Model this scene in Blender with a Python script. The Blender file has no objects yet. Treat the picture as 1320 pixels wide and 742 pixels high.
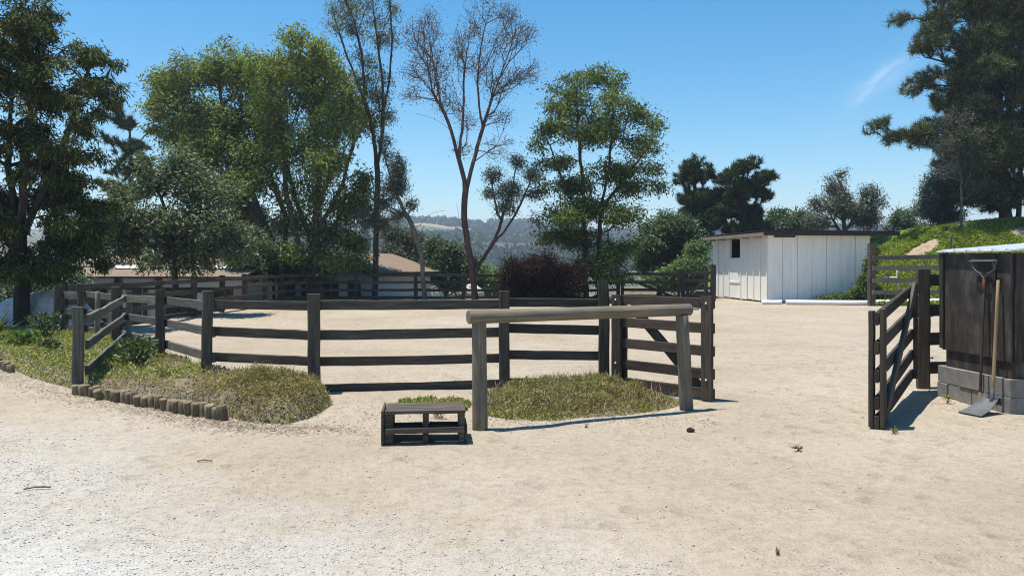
import bpy, math, random
import numpy as np
from mathutils import Vector, Matrix

# ------------------------------------------------------------------ camera, sky, sun, exposure
scene = bpy.context.scene
R = math.radians
cam_data = bpy.data.cameras.new('camera')
cam = bpy.data.objects.new('camera', cam_data)
scene.collection.objects.link(cam)
cam.location = (0, 0, 1.6)
cam.rotation_euler = (R(90), 0, 0)
cam_data.lens = 28
cam_data.sensor_width = 36
cam_data.shift_y = -0.025
cam_data.clip_start = 0.1
cam_data.clip_end = 12000
scene.camera = cam

SUN = Vector((-0.235, 0.02, 1.0)).normalized()
world = bpy.data.worlds.new('World')
scene.world = world
world.use_nodes = True
wn, wl = world.node_tree.nodes, world.node_tree.links
wn.clear()
sky = wn.new('ShaderNodeTexSky')
sky.sky_type = 'NISHITA'
sky.sun_disc = False
sky.sun_elevation = math.asin(SUN.z)
sky.sun_rotation = math.atan2(SUN.x, SUN.y)
sky.altitude = 150
sky.air_density = 1.0
sky.dust_density = 0.25
sky.ozone_density = 1.6
bg = wn.new('ShaderNodeBackground')
bg.inputs['Strength'].default_value = 0.102
wout = wn.new('ShaderNodeOutputWorld')
# a thin wisp of cirrus high over the slope
tc = wn.new('ShaderNodeTexCoord')
wdir = Vector((475, 1027, 236)).normalized()
wa = Vector((0.78, -0.12, 0.6)); wa = (wa - wa.dot(wdir) * wdir).normalized()
wb = wdir.cross(wa).normalized()
def wdot(v):
    d = wn.new('ShaderNodeVectorMath'); d.operation = 'DOT_PRODUCT'
    wl.new(tc.outputs['Generated'], d.inputs[0]); d.inputs[1].default_value = v
    return d.outputs['Value']
def wmath(op, a, b):
    m = wn.new('ShaderNodeMath'); m.operation = op; m.use_clamp = False
    for i, q in enumerate((a, b)):
        if isinstance(q, (int, float)): m.inputs[i].default_value = q
        else: wl.new(q, m.inputs[i])
    return m.outputs[0]
ua = wmath('MULTIPLY', wdot(wa), 26.0); ub = wmath('MULTIPLY', wdot(wb), 95.0)
comb = wn.new('ShaderNodeCombineXYZ'); wl.new(ua, comb.inputs[0]); wl.new(ub, comb.inputs[1])
wnoise = wn.new('ShaderNodeTexNoise'); wnoise.inputs['Scale'].default_value = 1.1; wnoise.inputs['Detail'].default_value = 6
wl.new(comb.outputs[0], wnoise.inputs['Vector'])
r2 = wmath('ADD', wmath('MULTIPLY', ua, ua), wmath('MULTIPLY', ub, ub))
fall = wmath('DIVIDE', 1.0, wmath('ADD', 1.0, wmath('MULTIPLY', r2, wmath('MULTIPLY', r2, 1.2))))
front = wmath('GREATER_THAN', wdot(wdir), 0.0)
wm = wmath('MULTIPLY', wmath('MULTIPLY', fall, front), wmath('MAXIMUM', wmath('SUBTRACT', wnoise.outputs[0], 0.3), 0.0))
wfac = wmath('MULTIPLY', wm, .9)
wmix = wn.new('ShaderNodeMixRGB'); wmix.inputs[2].default_value = (6.5, 7.0, 7.6, 1)
wl.new(wfac, wmix.inputs[0]); wl.new(sky.outputs[0], wmix.inputs[1])
whs = wn.new('ShaderNodeHueSaturation'); whs.inputs['Saturation'].default_value = 1.45; whs.inputs['Hue'].default_value = .49
wl.new(wmix.outputs[0], whs.inputs['Color']); wl.new(whs.outputs[0], bg.inputs['Color']); wl.new(bg.outputs[0], wout.inputs['Surface'])

sun_data = bpy.data.lights.new('sun', 'SUN')
sun_data.energy = 4.9
sun_data.angle = R(0.53)
sun_data.color = (1.0, 0.955, 0.88)
sun = bpy.data.objects.new('sun', sun_data)
scene.collection.objects.link(sun)
sun.rotation_euler = SUN.to_track_quat('Z', 'Y').to_euler()

scene.view_settings.view_transform = 'Standard'
scene.view_settings.look = 'None'
scene.view_settings.gamma = 1
scene.view_settings.use_curve_mapping = False
scene.view_settings.exposure = 0.68
scene.cycles.use_denoising = True
scene.cycles.denoising_prefilter = 'NONE'
scene.cycles.pixel_filter_type = 'BLACKMAN_HARRIS'
scene.cycles.filter_width = 1.1
scene.cycles.max_bounces = 8
scene.cycles.volume_bounces = 0
scene.cycles.transparent_max_bounces = 8

rng = np.random.default_rng(7)
rnd = random.Random(11)

# ------------------------------------------------------------------ helpers
def fast_mesh(name, V, faces, smooth=False):
    """V (n,3); faces: list of int arrays, each (m,k)"""
    V = np.asarray(V, dtype=np.float32)
    me = bpy.data.meshes.new(name)
    me.vertices.add(len(V)); me.vertices.foreach_set('co', V.ravel())
    idx = np.concatenate([np.asarray(f, dtype=np.int32).ravel() for f in faces])
    tot = np.concatenate([np.full(len(f), np.asarray(f).shape[1], dtype=np.int32) for f in faces])
    start = np.concatenate([[0], np.cumsum(tot)[:-1]]).astype(np.int32)
    me.loops.add(len(idx)); me.loops.foreach_set('vertex_index', idx)
    me.polygons.add(len(tot)); me.polygons.foreach_set('loop_start', start)
    me.polygons.foreach_set('use_smooth', np.full(len(tot), bool(smooth)))
    me.update(calc_edges=True)
    return me

def empty(name, loc, label, cat, group=None):
    o = bpy.data.objects.new(name, None)
    o.empty_display_size = 0.2
    scene.collection.objects.link(o)
    o.location = loc
    tag(o, label, cat, group)
    return o

def tag(o, label, cat=None, group=None, kind=None):
    if label: o['label'] = label
    if cat: o['category'] = cat
    if group: o['group'] = group
    if kind: o['kind'] = kind
    return o

def world_origin(o):
    v = Vector((0, 0, 0))
    while o is not None:
        v = v + o.location; o = o.parent
    return v

def put(name, me, mat, parent=None, M=None):
    o = bpy.data.objects.new(name, me)
    scene.collection.objects.link(o)
    if mat is not None and len(me.materials) == 0: me.materials.append(mat)
    M = M or Matrix.Identity(4)
    if parent is not None:
        o.parent = parent
        pm = Matrix.Identity(4); q = parent
        while q is not None:
            pm = q.matrix_basis @ pm; q = q.parent
        o.matrix_basis = pm.inverted() @ M
    else:
        o.matrix_basis = M
    return o

def structure(o, label=None):
    o['kind'] = 'structure'
    if label: o['label'] = label
    return o

def prism(rings, closed=True):
    """list of equal-length vertex rings -> verts, faces with end caps"""
    k = len(rings[0]); V = [p for r in rings for p in r]
    F = []
    for i in range(len(rings) - 1):
        for j in range(k):
            a = i * k + j; b = i * k + (j + 1) % k
            F.append((a, b, b + k, a + k))
    caps = [tuple(range(k - 1, -1, -1)), tuple((len(rings) - 1) * k + j for j in range(k))]
    return V, F, caps

def plank_mesh(L, h, t, seg=6, wob=0.004, ch=0.006, sag=0.0, rag=0.0):
    """board along +X from 0..L, centred on Y (thickness t) and Z (height h), hand-cut edges"""
    rings = []
    hh, tt = h / 2, t / 2
    c = min(ch, hh * .4, tt * .4)
    for i in range(seg + 1):
        u = i / seg; x = L * u
        dz = rnd.gauss(0, wob) - sag * 4 * u * (1 - u); dy = rnd.gauss(0, wob * .6)
        e1 = abs(rnd.gauss(0, rag)); e2 = abs(rnd.gauss(0, rag * .6))
        cr = [(tt - c, -hh + e2), (tt, -hh + c + e2), (tt, hh - c - e1), (tt - c, hh - e1), (-tt + c, hh - e1), (-tt, hh - c - e1), (-tt, -hh + c + e2), (-tt + c, -hh + e2)]
        rings.append([(x, a + dy, b + dz) for a, b in cr])
    V, F, caps = prism(rings)
    return fast_mesh('board', V, [np.array(F), np.array(caps)])

def board(name, p0, p1, h, t, mat, parent, seg=6, wob=0.0015, sag=0.0, rag=0.0, up=(0, 0, 1)):
    p0, p1 = Vector(p0), Vector(p1)
    d = p1 - p0; L = d.length; x = d / L
    z = Vector(up); z = (z - z.dot(x) * x).normalized(); y = z.cross(x)
    M = Matrix((x, y, z)).transposed().to_4x4(); M.translation = p0
    return put(name, plank_mesh(L, h, t, seg, wob, sag=sag, rag=rag), mat, parent, M)

def square_post(name, base, ztop, w, mat, parent, lean=(0, 0), yaw=0.0):
    b = Vector(base); top = Vector((b.x + lean[0], b.y + lean[1], ztop))
    d = top - b; L = d.length; x = d / L
    z = Vector((math.cos(yaw), math.sin(yaw), 0)); z = (z - z.dot(x) * x).normalized(); y = z.cross(x)
    M = Matrix((x, y, z)).transposed().to_4x4(); M.translation = b
    return put(name, plank_mesh(L, w, w, 5, 0.004, ch=0.014), mat, parent, M)

def tube_mesh(L, r0, r1, k=14, seg=5, wob=0.003, ch=0.012):
    rings = []
    xs = [0] + [ch + (L - 2 * ch) * i / seg for i in range(seg + 1)] + [L]
    for i, x in enumerate(xs):
        r = r0 + (r1 - r0) * x / L
        if i in (0, len(xs) - 1): r -= ch * .8
        cy, cz = rnd.gauss(0, wob), rnd.gauss(0, wob)
        rings.append([(x, cy + r * math.cos(2 * math.pi * j / k) * (1 + rnd.gauss(0, .012)), cz + r * math.sin(2 * math.pi * j / k) * (1 + rnd.gauss(0, .012))) for j in range(k)])
    V, F, caps = prism(rings)
    me = fast_mesh('pole', V, [np.array(F), np.array(caps)])
    sm = np.ones(len(me.polygons), dtype=bool); sm[-2:] = False
    me.polygons.foreach_set('use_smooth', sm)
    return me

def pole(name, p0, p1, r0, r1, mat, parent, k=14, seg=5, wob=0.003, ch=0.012):
    p0, p1 = Vector(p0), Vector(p1); d = p1 - p0; L = d.length; x = d / L
    z = Vector((0, 0, 1)) if abs(x.z) < .9 else Vector((0, 1, 0))
    z = (z - z.dot(x) * x).normalized(); y = z.cross(x)
    M = Matrix((x, y, z)).transposed().to_4x4(); M.translation = p0
    return put(name, tube_mesh(L, r0, r1, k, seg, wob, ch), mat, parent, M)

def tube_path(name, pts, r, mat, parent, k=6):
    V, F = [], []
    pts = [Vector(p) for p in pts]; o = world_origin(parent) if parent else Vector((0, 0, 0))
    for i, p in enumerate(pts):
        t = (pts[min(i + 1, len(pts) - 1)] - pts[max(i - 1, 0)]).normalized()
        a = Vector((0, 0, 1)) if abs(t.z) < .9 else Vector((1, 0, 0))
        u = t.cross(a).normalized(); v = t.cross(u)
        for j in range(k):
            an = 2 * math.pi * j / k
            V.append(p - o + u * r * math.cos(an) + v * r * math.sin(an))
    for i in range(len(pts) - 1):
        for j in range(k):
            F.append((i * k + j, i * k + (j + 1) % k, (i + 1) * k + (j + 1) % k, (i + 1) * k + j))
    me = fast_mesh(name, [tuple(v) for v in V], [np.array(F)], smooth=True)
    return put(name, me, mat, parent, Matrix.Translation(o))

def box_frame(name, origin, ax, ay, lo, hi, mat, parent, ch=0.008, jit=0.0):
    """chamfered box given in a yawed frame: origin + ax*u + ay*v + z"""
    x = Vector(ax).normalized(); y = Vector(ay).normalized(); z = x.cross(y)
    M = Matrix((x, y, z)).transposed().to_4x4(); M.translation = Vector(origin)
    (x0, y0, z0), (x1, y1, z1) = lo, hi
    c = min(ch, (x1 - x0) * .3, (y1 - y0) * .3, (z1 - z0) * .3)
    rings = []
    for zz, s in ((z0, c), (z0 + c, 0), (z1 - c, 0), (z1, c)):
        a0, a1, b0, b1 = x0 + s, x1 - s, y0 + s, y1 - s
        q = c * .9
        ring = [(a0 + q, b0), (a1 - q, b0), (a1, b0 + q), (a1, b1 - q), (a1 - q, b1), (a0 + q, b1), (a0, b1 - q), (a0, b0 + q)]
        rings.append([(p + rnd.gauss(0, jit), r + rnd.gauss(0, jit), zz + rnd.gauss(0, jit)) for p, r in ring])
    V, F, caps = prism(rings)
    V = np.array(V); ctr = (V.min(0) + V.max(0)) / 2
    me = fast_mesh(name, V - ctr, [np.array(F), np.array(caps)])
    return put(name, me, mat, parent, M @ Matrix.Translation(Vector(ctr)))

def smooth01(a, b, x):
    t = np.clip((np.asarray(x, dtype=float) - a) / (b - a), 0, 1)
    return t * t * (3 - 2 * t)

_perm = np.random.default_rng(3).random((64, 64))
def vnoise(x, y):
    x = np.asarray(x, dtype=float); y = np.asarray(y, dtype=float)
    xi = np.floor(x).astype(int); yi = np.floor(y).astype(int); fx = x - xi; fy = y - yi
    fx = fx * fx * (3 - 2 * fx); fy = fy * fy * (3 - 2 * fy)
    g = lambda a, b: _perm[a % 64, b % 64]
    return (g(xi, yi) * (1 - fx) + g(xi + 1, yi) * fx) * (1 - fy) + (g(xi, yi + 1) * (1 - fx) + g(xi + 1, yi + 1) * fx) * fy
def fbm(x, y, o=4):
    s, a = 0, .5
    for i in range(o):
        s = s + a * vnoise(x * 2 ** i + 17.3 * i, y * 2 ** i + 5.1 * i); a *= .5
    return s

# ------------------------------------------------------------------ materials
class Mat:
    def __init__(self, name):
        self.m = bpy.data.materials.new(name); self.m.use_nodes = True
        self.t = self.m.node_tree; self.t.nodes.clear()
        self.out = self.t.nodes.new('ShaderNodeOutputMaterial')
    def n(self, kind, **kw):
        nd = self.t.nodes.new('ShaderNode' + kind)
        for k, v in kw.items():
            if hasattr(nd, k): setattr(nd, k, v)
            else: self.set(nd, k.replace('_', ' '), v)
        return nd
    def set(self, nd, key, v):
        if isinstance(v, bpy.types.NodeSocket): self.t.links.new(v, nd.inputs[key])
        else: nd.inputs[key].default_value = v
    def noise(self, vec, scale, detail=4, rough=.55):
        nd = self.n('TexNoise'); self.set(nd, 'Scale', scale); self.set(nd, 'Detail', detail); self.set(nd, 'Roughness', rough)
        if vec is not None: self.set(nd, 'Vector', vec)
        return nd.outputs[0]
    def mapped(self, vec, scale):
        nd = self.n('Mapping'); self.set(nd, 'Vector', vec); nd.inputs['Scale'].default_value = scale
        return nd.outputs[0]
    def ramp(self, fac, stops, interp='LINEAR'):
        nd = self.n('ValToRGB'); cr = nd.color_ramp; cr.interpolation = interp
        while len(cr.elements) < len(stops): cr.elements.new(.5)
        for e, (p, c) in zip(cr.elements, stops):
            e.position = p; e.color = (*c, 1) if len(c) == 3 else c
        self.set(nd, 'Fac', fac)
        return nd.outputs[0]
    def mix(self, fac, a, b, mode='MIX'):
        nd = self.n('MixRGB', blend_type=mode)
        for i, v in enumerate((fac, a, b)):
            if isinstance(v, bpy.types.NodeSocket): self.t.links.new(v, nd.inputs[i])
            else: nd.inputs[i].default_value = v if (i == 0 or len(v) == 4) else (*v, 1)
        return nd.outputs[0]
    def math(self, op, a, b=0.0, clamp=False):
        nd = self.n('Math', operation=op, use_clamp=clamp)
        for i, v in enumerate((a, b)):
            if isinstance(v, bpy.types.NodeSocket): self.t.links.new(v, nd.inputs[i])
            else: nd.inputs[i].default_value = v
        return nd.outputs[0]
    def bump(self, h, strength, dist=.01):
        nd = self.n('Bump'); self.set(nd, 'Height', h); self.set(nd, 'Strength', strength); self.set(nd, 'Distance', dist)
        return nd.outputs[0]
    def coord(self, what='Object'):
        return self.n('TexCoord').outputs[what]
    def position(self):
        return self.n('NewGeometry').outputs['Position']
    def objrand(self):
        return self.n('ObjectInfo').outputs['Random']
    def island(self):
        return self.n('NewGeometry').outputs['Random Per Island']
    def principled(self, col, rough=.8, spec=.3, normal=None, metal=0.0):
        nd = self.n('BsdfPrincipled')
        self.set(nd, 'Base Color', col if isinstance(col, bpy.types.NodeSocket) else (*col, 1))
        self.set(nd, 'Roughness', rough); self.set(nd, 'Specular IOR Level', spec); self.set(nd, 'Metallic', metal)
        if normal is not None: self.set(nd, 'Normal', normal)
        self.t.links.new(nd.outputs[0], self.out.inputs['Surface'])
        return self.m

def leaf_mat(name, stops, trans=.3, gloss=.03, big=.35, scale=.7):
    m = Mat(name)
    base = m.ramp(m.island(), stops)
    big_n = m.noise(m.position(), scale, 3)
    hsv = m.n('HueSaturation'); m.set(hsv, 'Color', base)
    m.set(hsv, 'Value', m.math('ADD', m.math('MULTIPLY', big_n, big * 2), 1 - big))
    col = hsv.outputs[0]
    d = m.n('BsdfDiffuse'); m.set(d, 'Color', col)
    t = m.n('BsdfTranslucent'); m.set(t, 'Color', m.mix(1.0, col, (1.15, 1.2, .55), 'MULTIPLY'))
    g = m.n('BsdfGlossy'); m.set(g, 'Roughness', .55); m.set(g, 'Color', (.8, .85, .8, 1))
    a = m.n('MixShader'); a.inputs[0].default_value = trans
    m.t.links.new(d.outputs[0], a.inputs[1]); m.t.links.new(t.outputs[0], a.inputs[2])
    b = m.n('MixShader'); b.inputs[0].default_value = gloss
    m.t.links.new(a.outputs[0], b.inputs[1]); m.t.links.new(g.outputs[0], b.inputs[2])
    m.t.links.new(b.outputs[0], m.out.inputs['Surface'])
    return m.m

def wood_mat(name, c_dark, c_mid, c_light, moss=0.0, rough=.85, along=(1.2, 22, 22)):
    m = Mat(name)
    co = m.coord('Object')
    r = m.objrand()
    off = m.n('VectorMath', operation='ADD'); m.set(off, 0, co)
    cx = m.n('CombineXYZ'); m.set(cx, 0, m.math('MULTIPLY', r, 37.0)); m.set(cx, 1, m.math('MULTIPLY', r, 11.0)); m.t.links.new(cx.outputs[0], off.inputs[1])
    v = off.outputs[0]
    grain = m.noise(m.mapped(v, along), 2.2, 7, .62)
    blot = m.noise(v, 2.6, 5, .6)
    col = m.ramp(grain, [(.25, c_dark), (.5, c_mid), (.78, c_light)])
    col = m.mix(m.math('MULTIPLY', m.math('SUBTRACT', blot, .35, True), 1.4, True), col, tuple(x * .55 for x in c_mid), 'MIX')
    if moss > 0:
        mn = m.noise(v, 7, 5, .6)
        col = m.mix(m.math('MULTIPLY', m.math('SUBTRACT', mn, .48, True), moss * 6, True), col, (.10, .12, .05))
    hs = m.n('HueSaturation'); m.set(hs, 'Color', col); m.set(hs, 'Value', m.math('ADD', m.math('MULTIPLY', r, .5), .75))
    crack = m.noise(m.mapped(v, (along[0] * .6, along[1] * 2.2, along[2] * 2.2)), 2.0, 4, .7)
    h = m.math('ADD', m.math('MULTIPLY', grain, .6), m.ramp(crack, [(.36, (0, 0, 0)), (.44, (1, 1, 1))]))
    return m.principled(hs.outputs[0], rough, .2, m.bump(h, .4, .005))

MAT = {}
MAT['fence'] = wood_mat('weathered fence wood', (.032, .025, .020), (.078, .063, .049), (.165, .14, .113), .08)
MAT['fence_pale'] = wood_mat('greyed fence wood', (.065, .058, .046), (.14, .127, .104), (.25, .23, .195), .1)
MAT['pole'] = wood_mat('treated pole wood', (.12, .096, .066), (.235, .195, .14), (.38, .33, .25), .04)
MAT['gate'] = wood_mat('dark stained gate wood', (.030, .022, .016), (.070, .053, .040), (.125, .10, .08), .03)
MAT['log'] = wood_mat('edging log wood', (.085, .062, .036), (.19, .145, .09), (.31, .25, .165), .1)
MAT['pallet'] = wood_mat('brown painted pallet wood', (.035, .026, .019), (.085, .068, .053), (.18, .155, .125), 0)
MAT['ply'] = wood_mat('black stained plywood', (.016, .012, .010), (.046, .037, .031), (.125, .108, .094), 0, .6, (9, 3, 1.2))
MAT['handle'] = wood_mat('tool handle wood', (.16, .105, .055), (.26, .18, .10), (.36, .27, .17), 0, .6)
MAT['bark'] = wood_mat('grey brown bark', (.035, .028, .022), (.085, .068, .055), (.15, .125, .10), .05, .9, (5, 5, 1.2))
MAT['bark_dark'] = wood_mat('dark bark', (.022, .017, .014), (.05, .040, .033), (.09, .075, .062), 0, .9, (5, 5, 1.2))
MAT['bark_pale'] = wood_mat('pale gum bark', (.07, .055, .042), (.15, .125, .098), (.26, .225, .185), 0, .8, (4, 4, .9))
MAT['bark_red'] = wood_mat('reddish bark', (.04, .025, .02), (.10, .062, .05), (.17, .115, .095), 0, .85, (5, 5, 1.2))
MAT['twig_grey'] = wood_mat('grey dead twigs', (.06, .052, .045), (.115, .10, .088), (.19, .17, .15), 0, .9, (5, 5, 1.2))

def plain(name, col, rough=.7, spec=.3, var=.25, scale=6, metal=0.0, bump=.15):
    m = Mat(name)
    n = m.noise(m.coord('Object'), scale, 6, .6)
    c = m.mix(1.0, m.ramp(n, [(.25, tuple(x * (1 - var) for x in col)), (.75, tuple(min(1, x * (1 + var * .6)) for x in col))]), (1, 1, 1), 'MULTIPLY')
    return m.principled(c, rough, spec, m.bump(m.noise(m.coord('Object'), scale * 9, 4), bump, .004), metal)

def white_paint():
    m = Mat('weathered white board paint')
    co = m.coord('Object')
    streak = m.noise(m.mapped(m.position(), (7, 7, .7)), 1.4, 6, .6)
    spot = m.noise(m.position(), 14, 5, .65)
    col = m.ramp(streak, [(.28, (.74, .70, .63)), (.55, (.84, .805, .735)), (.8, (.88, .85, .79))])
    col = m.mix(m.math('MULTIPLY', m.math('SUBTRACT', spot, .62, True), 4.0, True), col, (.42, .38, .33))
    # splashed sand and dirt close to the ground
    sep = m.n('SeparateXYZ'); m.set(sep, 0, m.position())
    low = m.math('MULTIPLY', m.math('SUBTRACT', .22, m.math('ADD', sep.outputs[2], m.math('MULTIPLY', spot, .35)), True), 2.2, True)
    col = m.mix(low, col, (.70, .65, .57))
    return m.principled(col, .6, .3)
MAT['white'] = white_paint()
MAT['cream'] = plain('cream plaster', (.40, .38, .33), .8, .2, .15, 2)
MAT['bluewhite'] = plain('pale siding paint', (.60, .61, .62), .7, .3, .08, 2)
MAT['dark'] = plain('dark opening', (.015, .015, .016), .6, .3)
MAT['pvc'] = plain('white plastic pipe', (.78, .77, .74), .45, .4, .08, 3)
MAT['tank'] = plain('cream plastic tank', (.62, .57, .44), .5, .4, .1, 2)
MAT['steel'] = plain('worn grey steel', (.12, .125, .125), .7, .3, .3, 20, .35)
MAT['rust'] = plain('rusted steel', (.16, .075, .04), .8, .2, .4, 30, .2)
MAT['lid'] = plain('white sheet metal', (.72, .73, .73), .5, .5, .08, 4)
MAT['roofedge'] = plain('dark roof edging', (.04, .033, .028), .8, .2, .3, 8)
MAT['roofboard'] = wood_mat('grey tan roof timber', (.14, .115, .085), (.26, .22, .17), (.38, .33, .27), 0, .85)
MAT['block'] = plain('grey concrete block', (.225, .212, .19), .95, .1, .3, 9, 0, .8)
MAT['wire'] = plain('dark wire', (.05, .05, .05), .5, .5, .2, 20, .6)
MAT['manure'] = plain('dark dry clod', (.035, .028, .02), .95, .1, .3, 30, 0, .6)
MAT['tan_shed'] = plain('translucent white roofing', (.75, .76, .78), .4, .4, .1, 3)

def shingle():
    m = Mat('tan shingle roof')
    br = m.n('TexBrick'); m.set(br, 'Vector', m.coord('Object')); m.set(br, 'Scale', 6.0)
    m.set(br, 'Color1', (.20, .145, .10, 1)); m.set(br, 'Color2', (.13, .095, .068, 1)); m.set(br, 'Mortar', (.16, .12, .09, 1)); m.set(br, 'Mortar Size', .018)
    n = m.noise(m.coord('Object'), 1.7, 6, .65)
    col = m.mix(.55, br.outputs[0], m.ramp(n, [(.3, (.19, .145, .105)), (.7, (.25, .19, .135))]))
    return m.principled(col, .9, .15, m.bump(n, .4, .02))
MAT['shingle'] = shingle()

def tarp():
    m = Mat('silver blue tarp')
    n = m.noise(m.coord('Object'), 5, 5, .6)
    col = m.ramp(n, [(.3, (.36, .36, .37)), (.55, (.60, .60, .60)), (.8, (.78, .77, .75))])
    return m.principled(col, .38, .5, m.bump(m.noise(m.coord('Object'), 11, 5), .5, .02))
MAT['tarp'] = tarp()

# leaves
MAT['leaf_cypress'] = leaf_mat('dark feathery leaves', [(0, (.016, .028, .008)), (.55, (.045, .066, .016)), (.85, (.12, .14, .030)), (1, (.22, .20, .05))], .22, .025)
MAT['leaf_elm'] = leaf_mat('soft green leaves', [(0, (.050, .080, .018)), (.4, (.13, .175, .040)), (.8, (.23, .265, .065)), (1, (.32, .32, .13))], .45, .03, .45, 1.1)
MAT['leaf_elm2'] = leaf_mat('fresh green leaves', [(0, (.055, .088, .016)), (.4, (.14, .19, .034)), (.8, (.24, .28, .052)), (1, (.33, .34, .11))], .45, .03, .45, 1.1)
MAT['leaf_avocado'] = leaf_mat('grey green leaves', [(0, (.045, .068, .030)), (.5, (.115, .15, .062)), (.9, (.165, .195, .105)), (1, (.25, .27, .17))], .32, .05)
MAT['leaf_pine'] = leaf_mat('pine needles', [(0, (.012, .022, .007)), (.5, (.038, .056, .018)), (.8, (.15, .17, .06)), (1, (.30, .28, .11))], .15, .02, .4)  # palest and darkest tones put sunlit tufts and shaded core into the colour
MAT['leaf_darkpine'] = leaf_mat('dark pine needles', [(0, (.018, .030, .010)), (.55, (.040, .060, .018)), (1, (.105, .125, .032))], .12, .02)
MAT['leaf_gum'] = leaf_mat('dull gum leaves', [(0, (.06, .07, .034)), (.5, (.12, .135, .062)), (.85, (.19, .18, .085)), (1, (.26, .19, .11))], .35, .03)
MAT['leaf_red'] = leaf_mat('reddish dry leaves', [(0, (.06, .038, .030)), (.5, (.12, .078, .058)), (.8, (.17, .115, .08)), (1, (.12, .12, .06))], .3, .04)
MAT['leaf_olive'] = leaf_mat('olive leaves', [(0, (.030, .042, .022)), (.5, (.060, .075, .038)), (1, (.11, .125, .075))], .22, .08)
MAT['leaf_walnut'] = leaf_mat('deep green leaves', [(0, (.030, .055, .012)), (.5, (.085, .125, .024)), (.85, (.165, .20, .036)), (1, (.25, .27, .06))], .45, .025)
MAT['leaf_bright'] = leaf_mat('bright green leaves', [(0, (.050, .095, .016)), (.5, (.095, .165, .028)), (1, (.17, .24, .05))], .4, .06)
MAT['leaf_oak'] = leaf_mat('mid green leaves', [(0, (.030, .055, .016)), (.5, (.058, .095, .026)), (1, (.115, .15, .045))], .3, .06)
MAT['leaf_grey'] = leaf_mat('grey dull leaves', [(0, (.045, .055, .040)), (.5, (.085, .098, .070)), (1, (.15, .16, .115))], .2, .06)
MAT['leaf_blue'] = leaf_mat('blue green leaves', [(0, (.028, .045, .038)), (.5, (.052, .078, .062)), (1, (.10, .125, .095))], .2, .08)
MAT['leaf_redbush'] = leaf_mat('dark red leaves', [(0, (.012, .014, .007)), (.45, (.016, .011, .007)), (.8, (.032, .010, .008)), (1, (.085, .020, .014))], .25, .01)
MAT['cover'] = leaf_mat('green yellow ground cover', [(0, (.085, .115, .018)), (.4, (.20, .235, .038)), (.75, (.31, .32, .06)), (1, (.42, .37, .13))], .3, .04, .5, 2.2)
MAT['cover_dry'] = leaf_mat('drying ground cover', [(0, (.11, .085, .044)), (.35, (.25, .20, .09)), (.7, (.35, .295, .12)), (.9, (.26, .27, .07)), (1, (.46, .37, .23))], .22, .01, .55, 3.5)
MAT['lawn'] = leaf_mat('bright slope cover', [(0, (.12, .165, .016)), (.5, (.20, .25, .026)), (1, (.30, .33, .05))], .35, .02, .35, .5)
MAT['litter'] = leaf_mat('dry leaf litter', [(0, (.10, .07, .045)), (.5, (.24, .18, .12)), (.85, (.38, .30, .22)), (1, (.50, .42, .33))], .1, .02)
MAT['wood_far'] = leaf_mat('far hill woods', [(0, (.030, .048, .022)), (.5, (.060, .086, .036)), (.85, (.10, .125, .05)), (1, (.17, .16, .085))], .15, .0, .5, .012)

def stone_mat():
    m = Mat('pale gravel stones')
    col = m.ramp(m.island(), [(0, (.22, .20, .18)), (.15, (.32, .30, .27)), (.5, (.44, .42, .38)), (1, (.58, .56, .52))])
    return m.principled(col, .85, .2)
MAT['stone'] = stone_mat()
def stone_mat2():
    m = Mat('tan grit')
    col = m.ramp(m.island(), [(0, (.10, .085, .07)), (.2, (.25, .21, .17)), (.6, (.42, .36, .29)), (1, (.58, .52, .44))])
    return m.principled(col, .9, .15)
MAT['grit'] = stone_mat2()

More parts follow.
